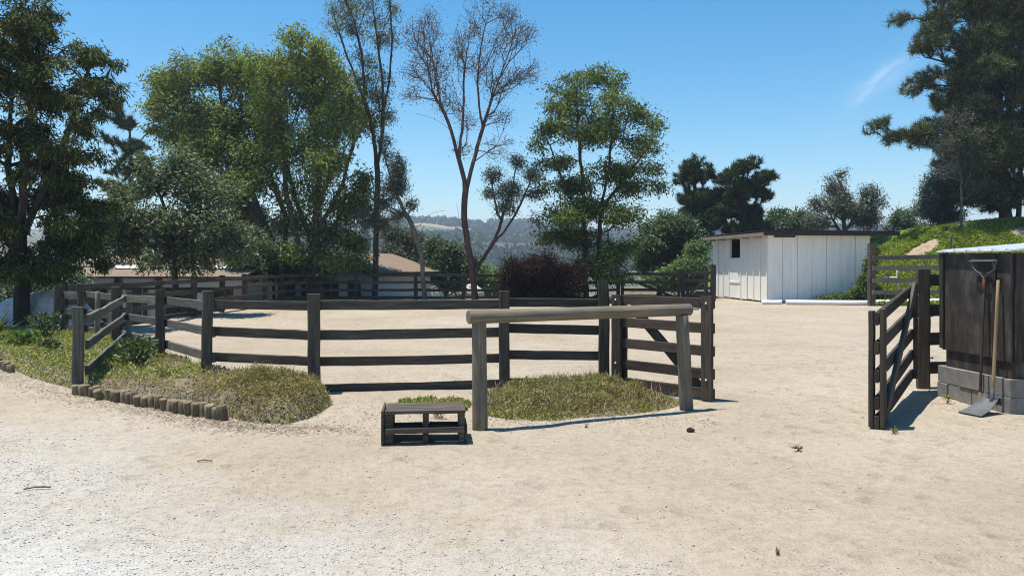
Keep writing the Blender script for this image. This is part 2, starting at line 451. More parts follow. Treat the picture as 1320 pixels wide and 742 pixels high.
def ground_mat():
    m = Mat('sand, gravel and soil')
    pos = m.position()
    sep = m.n('SeparateXYZ'); m.set(sep, 0, pos); X, Y, Z = sep.outputs
    wide = m.noise(pos, .32, 4, .55)
    mid = m.noise(pos, 1.7, 5, .6)
    hoof = m.noise(pos, 5.5, 4, .55)
    fine = m.noise(pos, 46, 4, .7)
    grit = m.noise(pos, 150, 2, .7)
    sand = m.ramp(wide, [(.30, (.335, .272, .198)), (.5, (.388, .328, .248)), (.72, (.435, .378, .305))])
    sand = m.mix(m.math('MULTIPLY', m.math('SUBTRACT', mid, .45, True), 1.5, True), sand, (.30, .255, .20))
    sand = m.mix(m.math('MULTIPLY', m.math('SUBTRACT', hoof, .52, True), 2.4, True), sand, (.30, .245, .18))
    vor = m.n('TexVoronoi'); m.set(vor, 'Vector', m.mix(.08, pos, m.n('TexNoise').outputs[1])); m.set(vor, 'Scale', 3.4)
    print_ = m.ramp(vor.outputs[0], [(.10, (0, 0, 0)), (.34, (1, 1, 1))])
    worn = m.ramp(m.noise(pos, .55, 3), [(.40, (0, 0, 0)), (.55, (1, 1, 1))])
    dim = m.math('MULTIPLY', m.math('SUBTRACT', 1.0, print_), worn)
    sand = m.mix(m.math('MULTIPLY', dim, .35), sand, (.26, .21, .15))  # small shadows in the prints, painted into the sand colour
    # pale gravel of the drive, bottom left, with a ragged edge
    d = m.math('ADD', m.math('MULTIPLY', m.math('ADD', X, 4.75), -.561), m.math('MULTIPLY', m.math('SUBTRACT', Y, 7.4), -.828))
    d = m.math('ADD', d, m.math('MULTIPLY', m.math('SUBTRACT', mid, .5), 1.5))
    d = m.math('ADD', d, m.math('MULTIPLY', m.math('SUBTRACT', wide, .5), 2.2))
    gm = m.ramp(m.math('ADD', m.math('MULTIPLY', d, .36), .26), [(.08, (0, 0, 0)), (.75, (1, 1, 1))])
    track = m.math('MULTIPLY', m.math('SUBTRACT', m.noise(m.mapped(pos, (.28, 1.1, 1)), 1.1, 3), .56, True), 5.0, True)
    gravel = m.mix(m.math('MULTIPLY', track, .75), m.ramp(fine, [(.3, (.44, .425, .395)), (.6, (.50, .488, .455))]), (.40, .35, .28))
    wob_d = m.math('ADD', m.math('ADD', m.math('MULTIPLY', X, -.561), m.math('MULTIPLY', Y, -.828)), m.math('MULTIPLY', m.noise(pos, .25, 2), 2.4))
    band = m.ramp(m.math('FRACT', m.math('MULTIPLY', wob_d, .52)), [(.0, (0, 0, 0)), (.16, (1, 1, 1)), (.34, (1, 1, 1)), (.52, (0, 0, 0))])
    gravel = m.mix(m.math('MULTIPLY', band, m.math('MULTIPLY', mid, .85)), gravel, (.43, .385, .32))
    col = m.mix(gm, sand, gravel)
    # speckle of single grains
    col = m.mix(m.math('MULTIPLY', m.math('SUBTRACT', fine, .58, True), 3.4, True), col, (.17, .14, .11))
    col = m.mix(m.math('MULTIPLY', m.math('SUBTRACT', grit, .6, True), 2.6, True), col, (.56, .52, .46))
    grain = m.ramp(m.noise(pos, 70, 3, .8), [(.32, (.82, .81, .80)), (.5, (1, 1, 1)), (.68, (1.10, 1.09, 1.08))])
    col = m.mix(1.0, col, grain, 'MULTIPLY')
    blotch = m.ramp(m.noise(pos, 13, 3, .6), [(.34, (.86, .85, .84)), (.55, (1, 1, 1))])
    col = m.mix(1.0, col, blotch, 'MULTIPLY')
    arena = m.math('MULTIPLY', m.math('SUBTRACT', Y, 10.2), .5, True)
    rake_n = m.noise(m.mapped(pos, (.35, 5.0, 1)), 1.6, 4, .6)
    col = m.mix(m.math('MULTIPLY', arena, m.math('MULTIPLY', m.math('SUBTRACT', rake_n, .5, True), 2.6, True)), col, (.27, .225, .165))
    # soil under trees beyond the fences, green slope to the right
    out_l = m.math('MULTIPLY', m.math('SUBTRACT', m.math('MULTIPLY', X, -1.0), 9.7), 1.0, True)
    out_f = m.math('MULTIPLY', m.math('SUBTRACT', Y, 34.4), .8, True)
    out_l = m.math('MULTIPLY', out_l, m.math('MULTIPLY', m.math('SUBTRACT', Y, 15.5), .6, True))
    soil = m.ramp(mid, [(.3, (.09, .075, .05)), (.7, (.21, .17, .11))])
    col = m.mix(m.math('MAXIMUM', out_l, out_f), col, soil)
    gx = m.math('MULTIPLY', m.math('SUBTRACT', X, 13.2), 1.2, True)
    gy = m.math('MULTIPLY', m.math('SUBTRACT', m.math('ADD', Y, mid), 30.0), 1.3, True)
    green = m.ramp(mid, [(.3, (.075, .125, .018)), (.7, (.12, .19, .03))])
    col = m.mix(m.math('MULTIPLY', gx, gy), col, green)
    # worn earth on the crest of the slope
    def patch(cx, cy, rx, ry):
        a = m.math('DIVIDE', m.math('SUBTRACT', X, cx), rx); b = m.math('DIVIDE', m.math('SUBTRACT', Y, cy), ry)
        r = m.math('ADD', m.math('MULTIPLY', a, a), m.math('MULTIPLY', b, b))
        return m.math('MULTIPLY', m.math('SUBTRACT', m.math('ADD', 1.0, m.math('MULTIPLY', m.math('SUBTRACT', hoof, .5), 1.2)), r), 3.0, True)
    earth = m.ramp(hoof, [(.3, (.25, .18, .12)), (.7, (.40, .31, .22))])
    col = m.mix(m.math('MAXIMUM', patch(19.3, 37.4, .9, .7), patch(24.0, 36.6, 1.1, .7)), col, earth)
    h = m.math('ADD', m.math('MULTIPLY', hoof, 1.0), m.math('ADD', m.math('MULTIPLY', fine, .30), m.math('MULTIPLY', grit, .10)))
    h = m.math('ADD', h, m.math('MULTIPLY', mid, 1.4))
    h = m.math('SUBTRACT', h, m.math('MULTIPLY', dim, .8))
    h = m.math('ADD', h, m.math('MULTIPLY', arena, m.math('MULTIPLY', rake_n, 1.2)))
    return m.principled(col, .95, .08, m.bump(h, 1.0, .05))
MAT['ground'] = ground_mat()

def bank_mat():
    m = Mat('bank soil')
    n = m.noise(m.position(), 6, 6, .65); f = m.noise(m.position(), 60, 4, .7)
    col = m.mix(.4, m.ramp(n, [(.3, (.11, .085, .055)), (.55, (.22, .175, .12)), (.75, (.36, .30, .22))]), m.ramp(f, [(.3, (.08, .06, .04)), (.7, (.34, .28, .2))]))
    return m.principled(col, .95, .1, m.bump(f, .8, .02))
MAT['bank'] = bank_mat()

def hill_mat():
    m = Mat('dry hill grass and scrub')
    n = m.noise(m.position(), .008, 5, .6); f = m.noise(m.position(), .06, 5, .65)
    col = m.ramp(n, [(.36, (.055, .068, .034)), (.5, (.10, .10, .055)), (.60, (.30, .24, .155)), (.72, (.38, .30, .20))])
    col = m.mix(m.math('MULTIPLY', m.math('SUBTRACT', f, .5, True), 3.0, True), col, (.05, .062, .03))
    return m.principled(col, .95, .1)
MAT['hill'] = hill_mat()

# ------------------------------------------------------------------ terrain
def gz(x, y):
    x = np.asarray(x, dtype=float); y = np.asarray(y, dtype=float)
    z = -1.35 * smooth01(35.0, 39.5, y) * (1 - smooth01(8.3, 10.5, x))
    z = z - .8 * smooth01(9.9, 13.0, -x) * smooth01(17.5, 23, y) * (1 - smooth01(35, 39.5, y))
    z = z + (3.2 * np.clip((x - 14.6) / 6.0, 0, 1) ** 1.2 + .45 * np.clip((x - 20.5) / 4, 0, 1)) * smooth01(29.6, 39.0, y) * (1 - smooth01(48, 120, y))
    z = z - 24 * smooth01(46, 320, y)
    z = z - 6 * smooth01(18, 90, -x) * smooth01(5, 40, y)
    near = (1 - smooth01(40, 60, np.hypot(x, y)))
    z = z + near * ((fbm(x * .5, y * .5, 3) - .45) * .035 + (fbm(x * 3.1 + 9, y * 3.1, 3) - .45) * .030)
    return z

def axis(parts):
    return np.unique(np.round(np.concatenate(parts), 4))
geo = lambda a, b, n: np.geomspace(a, b, n)
gxs = axis([np.arange(-9, 9, .075), np.arange(-40, 40, .6), geo(40, 2500, 34), -geo(40, 2500, 34)])
gys = axis([np.arange(3.4, 12, .065), np.arange(12, 46, .3), np.arange(-30, 3.4, 1.6), geo(46, 2500, 46), -geo(30, 2500, 16)])
GX, GY = np.meshgrid(gxs, gys)
nx, ny = len(gxs), len(gys)
V = np.stack([GX.ravel(), GY.ravel(), gz(GX, GY).ravel()], 1)
ii = np.arange(nx * ny).reshape(ny, nx)
F = np.stack([ii[:-1, :-1].ravel(), ii[:-1, 1:].ravel(), ii[1:, 1:].ravel(), ii[1:, :-1].ravel()], 1)
structure(put('ground', fast_mesh('ground', V, [F], True), MAT['ground']), 'pale sand and gravel yard with a green slope at the right')

# far hills across the valley
def hill_z(x, y):
    prof = 46 + 12 * np.exp(-((x + 92) / 60) ** 2) + 5 * np.exp(-((x - 20) / 45) ** 2) - 9 * np.exp(-((x - 110) / 60) ** 2) + 10 * (fbm(x / 70 + 3, y / 300, 3) - .45)
    z = -27 + 42 * smooth01(260, 560, y) + (prof - 15 - 8) * smooth01(560, 930, y) + 10 * (fbm(x / 120, y / 120, 4) - .45) * smooth01(260, 420, y)
    return z - 30 * smooth01(980, 1600, y)
hx = np.linspace(-1500, 1500, 260); hy = np.linspace(255, 1600, 120)
HX, HY = np.meshgrid(hx, hy)
V = np.stack([HX.ravel(), HY.ravel(), hill_z(HX, HY).ravel()], 1)
ii = np.arange(V.shape[0]).reshape(len(hy), len(hx))
F = np.stack([ii[:-1, :-1].ravel(), ii[:-1, 1:].ravel(), ii[1:, 1:].ravel(), ii[1:, :-1].ravel()], 1)
structure(put('hill', fast_mesh('hill', V, [F], True), MAT['hill']), 'wooded hills with dry tan clearings across the valley')

def cards(P, L, W, droop=0.0, up=0.0, r=rng, D=None, flat=0.0):
    """leaf-shaped quads at points P with lengths L and widths W -> verts (4n,3), faces (n,4)"""
    n = len(P)
    d = r.normal(size=(n, 3))
    if D is not None: d = d * .8 + D
    d[:, 2] = d[:, 2] * (1 - flat * .5) + up - droop
    d /= np.linalg.norm(d, axis=1)[:, None] + 1e-9
    s = r.normal(size=(n, 3)); s[:, 2] *= 1 - flat; s -= (s * d).sum(1)[:, None] * d
    s /= np.linalg.norm(s, axis=1)[:, None] + 1e-9
    L = np.broadcast_to(L, n)[:, None]; W = np.broadcast_to(W, n)[:, None]
    k = np.cross(d, s) * L * .10
    a = P; b = P + d * L * .45 + s * W * .5 + k; c = P + d * L; e = P + d * L * .45 - s * W * .5 + k
    V = np.stack([a, b, c, e], 1).reshape(-1, 3)
    F = np.arange(4 * n).reshape(n, 4)
    return V, F

# woods on the hills (one far mass)
n = 5200
wy = 265 + (rng.random(n * 3) ** .8) * 760; wx = (rng.random(n * 3) * .98 - .46) * wy
dens = fbm(wx / 55 + 40, wy / 75 + 11, 4)
keep = (dens > .43 + .07 * smooth01(600, 900, wy)) & ((wx / wy > -.17) & (wx / wy < .22) | (rng.random(n * 3) < .35))
wx, wy = wx[keep][:n], wy[keep][:n]; wz = hill_z(wx, wy)
m_ = 46
cr = (2.3 + rng.random(len(wx)) * 3.0)
dirs = rng.normal(size=(len(wx), m_, 3)); dirs /= np.linalg.norm(dirs, axis=2)[:, :, None]
dirs[:, :, 2] = np.abs(dirs[:, :, 2]) * 1.1 + .25
P = np.stack([wx, wy, wz], 1)[:, None, :] + dirs * cr[:, None, None] * (.55 + .45 * rng.random((len(wx), m_, 1)))
P = P.reshape(-1, 3); cs = np.repeat(cr, m_)
Vc, Fc = cards(P, cs * .75, cs * .62)
hw = put('far_woods', fast_mesh('far_woods', Vc, [Fc]), MAT['wood_far'])
tag(hw, 'dark blue green woods covering the far hillside', 'woods', kind='stuff')

def house_block(parent, name, origin, ax, ay, lo, hi, mat, ch=.01):
    return box_frame(name, origin, ax, ay, lo, hi, mat, parent, ch)

def sheet(name, pts, t, mat, parent):
    """four-cornered slab with thickness t (below)"""
    p = [Vector(q) for q in pts]
    nrm = (p[1] - p[0]).cross(p[2] - p[0]).normalized()
    if nrm.z < 0: nrm = -nrm
    o = sum(p, Vector()) / len(p)
    k = len(p)
    V = [tuple(q - o) for q in p] + [tuple(q - nrm * t - o) for q in p]
    ar = [tuple(range(k)), tuple(range(2 * k - 1, k - 1, -1))]
    F = [(i, (i + 1) % k, k + (i + 1) % k, k + i) for i in range(k)]
    return put(name, fast_mesh(name, V, [np.array(ar), np.array(F)]), mat, parent, Matrix.Translation(o))

# ------------------------------------------------------------------ white shed
SA = Vector((10.12, 31.5, 0.0)); sy = Vector((-.139, .990, 0)).normalized(); sx = Vector((sy.y, -sy.x, 0))
SW, SD, SH = 4.35, 5.6, 2.72
shed = empty('shed', SA + sx * SW / 2 + sy * SD / 2, 'small white boarded shed with a low dark roof at the edge of the arena', 'shed')
def shed_box(name, lo, hi, mat, parent=shed, ch=.006): return box_frame(name, SA, sx, sy, lo, hi, mat, parent, ch)
# framed core set back behind the boards (walls, no floor opening in the left side except the doorway)
shed_box('inner_wall', (.03, .03, .03), (SW - .03, .07, SH - .06), MAT['roofedge'])
shed_box('inner_wall', (SW - .07, .075, .03), (SW - .03, SD - .075, SH - .06), MAT['roofedge'])
shed_box('inner_wall', (.075, SD - .07, .03), (SW - .075, SD - .03, SH - .06), MAT['roofedge'])
DY0, DY1 = 2.55, 3.65
shed_box('inner_wall', (.03, .075, .03), (.07, DY0 - .005, SH - .06), MAT['roofedge'])
shed_box('inner_wall', (.03, DY1 + .005, .03), (.07, SD - .075, SH - .06), MAT['roofedge'])
shed_box('inner_wall', (.03, DY0 - .003, 2.60), (.07, DY1 + .003, SH - .06), MAT['roofedge'])
# front boards: seven sheets with dark joints
nb = 7; bw = SW / nb
for i in range(nb):
    shed_box('wall_panel', (i * bw + .007, -.004 + rnd.uniform(0, .008), .02 + rnd.uniform(0, .03)), ((i + 1) * bw - .007, .027, SH - .05), MAT['white'])
# left side: wide boards with battens nailed over the joints
def side_run(y0, y1):
    k = max(1, round((y1 - y0) / .61)); w = (y1 - y0) / k
    for q in range(k):
        shed_box('wall_panel', (.002 + rnd.uniform(0, .006), y0 + q * w + .006, .03 + rnd.uniform(0, .04)), (.027, y0 + (q + 1) * w - .006, SH - .05), MAT['white'])
        shed_box('batten', (-.045 + rnd.uniform(0, .012), y0 + q * w - .022, .05), (-.002, y0 + q * w + .022, SH - .15), MAT['white'])
side_run(.034, DY0 - .06)
side_run(DY1 + .06, SD - .01)
shed_box('wall_panel', (.002, DY0, 2.61), (.027, DY1, SH - .05), MAT['white'])
# door frame and half door standing ajar
shed_box('door_frame', (-.03, DY0 - .055, .02), (.09, DY0 - .004, 2.62), MAT['white'])
shed_box('door_frame', (-.03, DY1 + .004, .02), (.09, DY1 + .055, 2.62), MAT['white'])
hd = shed_box('half_door', (-.022, DY0 + .02, .06), (.018, DY1 - .02, 1.80), MAT['white'])
shed_box('rail', (-.045, DY0 + .03, .70), (-.024, DY1 - .03, .78), MAT['pvc'], hd)
shed_box('rail', (-.045, DY0 + .03, 1.70), (-.024, DY1 - .03, 1.78), MAT['pvc'], hd)
shed_box('latch', (-.055, DY0 + .05, 1.12), (-.024, DY0 + .16, 1.16), MAT['steel'], hd)
# roof: boards with ends shaped ragged to finger the left wall's shadow, fascia, dark felt edge
yy = -.42
while yy < SD + .3:
    w = rnd.uniform(.17, .23)
    shed_box('roof_board', (-.25 - rnd.uniform(0, .08), yy + .004, SH - .035), (SW + .95, yy + w - .004, SH - .004), MAT['roofboard'])
    yy += w
for yy in (.55, 1.75, 2.95, 4.15, 5.3):
    shed_box('rafter', (-.33, yy - .03, SH - .14), (-.006, yy + .03, SH - .04), MAT['roofboard'])
shed_box('fascia', (-.36, -.44, SH - .10), (-.335, SD + .34, SH + .05), MAT['roofboard'])
shed_box('fascia', (-.40, -.475, SH - .06), (SW + 1.0, -.445, SH + .105), MAT['roofedge'])
sheet('roof_felt', [SA + sx * -.37 + sy * -.49 + Vector((0, 0, SH + .135)), SA + sx * (SW + 1.02) + sy * -.49 + Vector((0, 0, SH + .135)), SA + sx * (SW + 1.02) + sy * (SD + .36) + Vector((0, 0, SH + .10)), SA + sx * -.37 + sy * (SD + .36) + Vector((0, 0, SH + .10))], .03, MAT['roofedge'], shed)
shed_box('vent_gap', (.25, -.012, SH - .13), (1.15, -.006, SH - .06), MAT['dark'])

# white drain pipe lying along the foot of the shed
pipe = empty('pipe', (12.6, 30.4, 0), 'white plastic pipe lying on the sand in front of the shed and slope', 'pipe')
pp = [(9.55, 30.45, .07), (10.28, 30.35, .075)], [(10.42, 30.30, .085), (13.35, 29.75, .085)], [(13.38, 29.72, .10), (15.6, 29.95, .15)], [(15.63, 29.96, .14), (17.4, 30.2, .20)]
for a, b in pp: pole('pipe_section', a, b, .088, .088, MAT['pvc'], pipe, 12, 4, .004, .004)
pole('outlet', (17.41, 30.2, .20), (17.48, 30.21, .20), .11, .11, MAT['pvc'], pipe, 12, 2, 0, .004)

# ------------------------------------------------------------------ long low stable at the left, beyond the fence
st = empty('stable', (-13.0, 30.5, -.8), 'long low stable with tan shingle roof half hidden by trees at the left', 'building')
ST0, ST1 = -16.6, -10.1
sheet('roof', [(ST0 - .3, 30.35, 1.46), (ST1 + .3, 30.35, 1.46), (ST1 - .4, 32.6, 1.98), (ST0 + .9, 32.6, 1.98)], .06, MAT['shingle'], st)
sheet('rear_roof', [(ST0 + .9, 32.62, 1.97), (ST1 - .4, 32.62, 1.97), (ST1 + .3, 34.6, 1.45), (ST0 - .3, 34.6, 1.45)], .06, MAT['shingle'], st)
for i in range(9):
    x0 = ST0 + .9 + i * .62
    if i in (0, 5): continue
    sheet('skylight_panel', [(x0, 30.12, 1.385), (x0 + .58, 30.12, 1.385), (x0 + .58, 30.36, 1.49), (x0, 30.36, 1.49)], .02, MAT['tan_shed'], st)
sheet('lean_to_roof', [(ST0 - .4, 28.5, 1.10), (ST1 + .5, 28.5, 1.10), (ST1 + .4, 30.3, 1.36), (ST0 - .3, 30.3, 1.36)], .05, MAT['shingle'], st)
box_frame('fascia', (0, 0, 0), (1, 0, 0), (0, 1, 0), (ST0 - .3, 28.62, .70), (ST1 + .4, 28.68, 1.03), MAT['cream'], st)
box_frame('back_wall', (0, 0, 0), (1, 0, 0), (0, 1, 0), (ST0, 32.4, -.9), (ST1, 32.5, 1.75), MAT['cream'], st)
box_frame('end_wall', (0, 0, 0), (1, 0, 0), (0, 1, 0), (ST0 - .02, 28.9, -.9), (ST0 + .08, 32.38, 1.2), MAT['cream'], st)
box_frame('end_wall', (0, 0, 0), (1, 0, 0), (0, 1, 0), (ST1 - .08, 28.9, -.9), (ST1 + .02, 32.38, 1.2), MAT['cream'], st)
for i in range(5):
    x = ST0 + .25 + i * 1.55
    box_frame('post', (0, 0, 0), (1, 0, 0), (0, 1, 0), (x - .06, 28.7, -.9), (x + .06, 28.82, 1.02), MAT['gate'], st)
for x in (-14.35, -13.1, -11.2):
    box_frame('stall_door', (0, 0, 0), (1, 0, 0), (0, 1, 0), (x - .33, 28.9, -.85), (x + .33, 28.96, .62), MAT['bluewhite'], st)
sheet('roof_tarp', [(-15.7, 30.36, 1.50), (-14.6, 30.36, 1.50), (-14.7, 30.75, 1.62), (-15.6, 30.75, 1.62)], .03, MAT['dark'], st)

# ------------------------------------------------------------------ gabled house behind the far fence
E1 = Vector((-6.15, 35.9, 0)); rd = Vector((.55, .835, 0)).normalized(); gd = Vector((-rd.y, rd.x, 0))
HW, HL, GZ0 = 5.5, 3.9, -1.3
hs = empty('house', (-6.9, 38.6, -1.3), 'low white house with tan shingle gable roof behind the far fence', 'house')
def hbox(name, lo, hi, mat, parent=hs): return box_frame(name, E1, rd, gd, lo, hi, mat, parent, .01)
hbox('side_wall', (.0, .0, GZ0), (HL, .1, 1.22), MAT['bluewhite'])
hbox('rear_wall', (HL - .1, .105, GZ0), (HL, HW, 1.22), MAT['bluewhite'])
# gable wall with a peak
gw = [(0, 0, GZ0), (0, HW, GZ0), (0, HW, 1.2), (0, HW / 2, 1.96), (0, 0, 1.2)]
gp = [E1 + rd * (-.006 + a) + gd * b + Vector((0, 0, c)) for a, b, c in gw]
o_ = sum(gp, Vector()) / 5
Vg = [tuple(q - o_) for q in gp] + [tuple(q + rd * .1 - o_) for q in gp]
put('gable_wall', fast_mesh('gable', Vg, [np.array([(0, 1, 2, 3, 4), (9, 8, 7, 6, 5)]), np.array([(i, (i + 1) % 5, 5 + (i + 1) % 5, 5 + i) for i in range(5)])]), MAT['bluewhite'], hs, Matrix.Translation(o_))
def hp(a, b, c): return E1 + rd * a + gd * b + Vector((0, 0, c))
rf = sheet('roof', [hp(-.35, -.45, 1.16), hp(HL + .3, -.45, 1.16), hp(HL + .3, HW / 2, 2.04), hp(-.35, HW / 2, 2.04)], .07, MAT['shingle'], hs)
sheet('rear_roof', [hp(-.35, HW / 2 + .01, 2.035), hp(HL + .3, HW / 2 + .01, 2.035), hp(HL + .3, HW + .45, 1.16), hp(-.35, HW + .45, 1.16)], .07, MAT['shingle'], hs)
sheet('bargeboard', [hp(-.40, -.5, 1.03), hp(-.352, -.5, 1.03), hp(-.352, HW / 2, 1.93), hp(-.40, HW / 2, 1.93)], .16, MAT['roofedge'], rf)
sheet('eave_board', [hp(-.35, -.50, 1.10), hp(HL + .3, -.50, 1.10), hp(HL + .3, -.452, 1.10), hp(-.35, -.452, 1.10)], .14, MAT['roofedge'], rf)
for (b0, b1, z0, z1, nm) in ((.9, 1.7, -1.2, .78, 'door'), (2.3, 3.2, -.2, .72, 'window'), (3.9, 4.7, -.2, .72, 'window')):
    w = hbox(nm, (-.05, b0, z0), (-.012, b1, z1), MAT['dark'])
    if nm == 'window':
        hbox('frame', (-.09, b0 - .06, z0 - .07), (-.055, b1 + .06, z0 - .005), MAT['bluewhite'], w)
        hbox('frame', (-.09, (b0 + b1) / 2 - .02, z0), (-.055, (b0 + b1) / 2 + .02, z1), MAT['bluewhite'], w)
# flat annex that runs on to the left
ax_ = Vector((-1, .12, 0)).normalized(); ay_ = Vector((-.12, -1, 0)).normalized(); A0 = Vector((-8.9, 37.1, 0))
an = empty('annex', (-11.2, 38.0, -1.3), 'flat roofed cream outbuilding in tree shade left of the white house', 'building')
def abox(name, lo, hi, mat): return box_frame(name, A0, ax_, ay_, lo, hi, mat, an, .01)
abox('wall', (0, -2.2, GZ0), (4.6, 0, 1.0), MAT['cream'])
abox('roof', (-.2, -2.4, 1.01), (4.9, .35, 1.12), MAT['roofedge'])
for a, b, z0, z1 in ((.35, .95, -1.2, .7), (1.25, 2.0, -1.2, .65), (2.7, 3.4, -.4, .2)):
    abox('opening', (a, .004, z0), (b, .03, z1), MAT['dark'])

# cream water tank
tk = empty('water_tank', (-2.45, 42.0, -1.5), 'cream round plastic water tank behind the far fence', 'tank')
prof = [(0, .62), (.22, .62), (.24, .50), (.55, .42), (.86, .20), (.98, .05), (1.0, -.1), (.97, -.2), (1.0, -.3), (1.0, -.75), (.97, -.85), (1.0, -.95), (1.0, -1.6)]
k = 28; Vt = []
for r_, z_ in prof:
    for j in range(k): Vt.append((max(r_, .001) * math.cos(2 * math.pi * j / k), max(r_, .001) * math.sin(2 * math.pi * j / k), z_ + 1.5))
Ft = [(i * k + j, (i + 1) * k + j, (i + 1) * k + (j + 1) % k, i * k + (j + 1) % k) for i in range(len(prof) - 1) for j in range(k)]
put('body', fast_mesh('tank', Vt, [np.array(Ft)], True), MAT['tank'], tk, Matrix.Translation((-2.45, 42.0, -1.5)))
pole('lid', (-2.45, 42.0, .66 - .035), (-2.45, 42.0, .72), .2, .18, MAT['tank'], tk, 16, 1, 0, .01)
pole('valve', (-3.0, 41.55, .30), (-3.0, 41.55, .44), .05, .05, MAT['dark'], tk, 8, 1, 0, .004)

# ------------------------------------------------------------------ fences
def rails_between(par, a, b, tops, h, t, mat, off=(0, 0), seg=6, wob=.0008, sag=0.0, rag=.0005, ext=.08):
    a, b = Vector((a[0], a[1], 0)), Vector((b[0], b[1], 0)); u = (b - a).normalized()
    for tp in tops:
        za, zb = tp if isinstance(tp, tuple) else (tp, tp)
        e = Vector((off[0], off[1], 0))
        p = a - u * ext + e + Vector((0, 0, za - h / 2 + rnd.gauss(0, .008))); q = b + u * ext + e + Vector((0, 0, zb - h / 2 + rnd.gauss(0, .008)))
        board('rail', p, q, h * rnd.uniform(.94, 1.05), t, mat, par, seg, wob, sag, rag)

ff = empty('arena_fence', (-2.5, 9.75, 0), 'dark weathered post and rail fence curving round the front of the arena', 'fence')
# posts: x, y, ground, top, width
FP = [(1.19, 10.22, 0, 1.365, .138), (-.10, 10.12, 0, 1.235, .135), (-2.42, 9.72, .05, 1.215, .145), (-3.92, 10.2, .13, 1.235, .128), (-5.3, 12.0, .12, 1.19, .135), (-7.22, 14.5, .1, 1.15, .14), (-8.60, 15.9, .08, 1.17, .125), (-9.30, 16.3, .05, 1.13, .14)]
for i, (x, y, g, t, w) in enumerate(FP):
    square_post('post', (x, y, g - .12), t, w, MAT['fence'], ff, (rnd.gauss(0, .012), rnd.gauss(0, .012)), rnd.uniform(-.1, .1) + math.atan2(-x, y))
bays = [([(1.13, 1.15), (.78, .815), (.44, .475), (.09, .12)], .12), ([1.13, .775, .43, .11], .12), ([(1.135, 1.12), (.765, .77), (.425, .45), (.12, .17)], .12), ([(1.10, 1.08), (.76, .75), (.43, .42), (.18, .16)], .12), ([(1.08, 1.0), (.74, .68), (.41, .36)], .12), ([(1.0, 1.02), (.66, .66), (.34, .34)], .12), ([(1.02, 1.0), (.68, .66), (.36, .34)], .14)]
for i in range(7):
    a, b = FP[i], FP[i + 1]
    d = Vector((b[0] - a[0], b[1] - a[1])).normalized(); nrm = Vector((d.y, -d.x))
    if nrm.dot(Vector((0 - a[0], 24 - a[1]))) < 0: nrm = -nrm
    off = nrm * .093
    tops = [((z, z) if not isinstance(z, tuple) else z) for z in bays[i][0]]
    rails_between(ff, a, b, tops, bays[i][1], .045, MAT['fence'] if i < 3 else MAT['fence_pale'], off, 9, .0012, .006 if i == 1 else 0, .0022 if i in (1, 2) else .0008, .03)

# far side and left side fence of the arena
bf = empty('back_fence', (-3.0, 33.5, 0), 'four rail dark wooden fence along the far side of the arena', 'fence')
line = [(-9.42, 16.75), (-9.40, 19.0), (-9.38, 21.2), (-9.36, 23.4), (-9.34, 25.6), (-9.32, 27.8), (-9.30, 30.0), (-9.25, 32.0), (-8.6, 33.5), (-6.55, 33.55), (-4.05, 33.55), (-2.05, 33.55), (-.05, 33.5), (2.1, 33.45), (4.45, 33.4)]
for i, (x, y) in enumerate(line):
    g = float(gz(x, y)); square_post('post', (x, y, g - .1), g + (1.22 if i else 1.12) + rnd.gauss(0, .02), .15, MAT['fence'], bf, (rnd.gauss(0, .02), rnd.gauss(0, .01)))
for i in range(len(line) - 1):
    a, b = line[i], line[i + 1]
    rails_between(bf, a, b, [1.12, .82, .50, .19], .115, .045, MAT['fence'], (.098 if i < 7 else 0, 0 if i < 7 else -.098), 5, .004, .01, .002, .03)

# far gate with crossed brace, and the narrow panel next to the shed
fg = empty('far_gate', (5.7, 33.3, 0), 'wooden gate with diagonal braces in the far fence left of the shed', 'gate')
for x in (4.62, 6.98): board('stile', (x, 33.32, .12), (x, 33.32, 1.24), .13, .06, MAT['gate'], fg, up=(1, 0, 0))
for z in (1.12, .78, .46, .2): board('rail', (4.62, 33.262, z), (6.98, 33.262, z - .02), .12, .04, MAT['gate'], fg)
board('brace', (4.75, 33.218, .95), (6.85, 33.218, .12), .11, .03, MAT['gate'], fg)
fpn = empty('fence_panel', (7.7, 33.3, 0), 'narrow rail panel between the far gate and the white shed', 'fence')
for x, w, t in ((7.16, .15, 1.24), (8.12, .14, 1.36), (8.42, .20, 1.50)): square_post('post', (x, 33.35, -.1), t, w, MAT['gate'], fpn)
for z in (1.16, .84, .52, .22): board('rail', (7.1, 33.24, z), (8.3, 33.24, z), .13, .04, MAT['fence'], fpn)
board('brace', (7.25, 33.19, .15), (7.95, 33.19, .75), .1, .03, MAT['fence'], fpn)

# right fence at the foot of the slope
rf_ = empty('slope_fence', (15.5, 29.6, 0), 'sun bleached grey rail fence at the foot of the green slope', 'fence')
RP = [(13.25, 29.35, 2.30, .22), (16.05, 29.5, 2.08, .15), (19.2, 29.7, 2.1, .15), (22.4, 29.9, 2.15, .15)]
for x, y, t, w in RP: square_post('post', (x, y, float(gz(x, y)) - .1), t, w, MAT['fence'], rf_)
for i in range(3):
    a, b = RP[i], RP[i + 1]
    rails_between(rf_, a, b, [(1.86, 1.90), (1.46, 1.48), (1.0, 1.04), (.58, .60)], .16, .05, MAT['fence_pale'], (0, -.105 if i else -.14), 8, .006, .01, .004, .03)
pole('stay', (13.62, 29.14, .05), (13.82, 29.14, 1.42), .022, .02, MAT['fence'], rf_, 8)

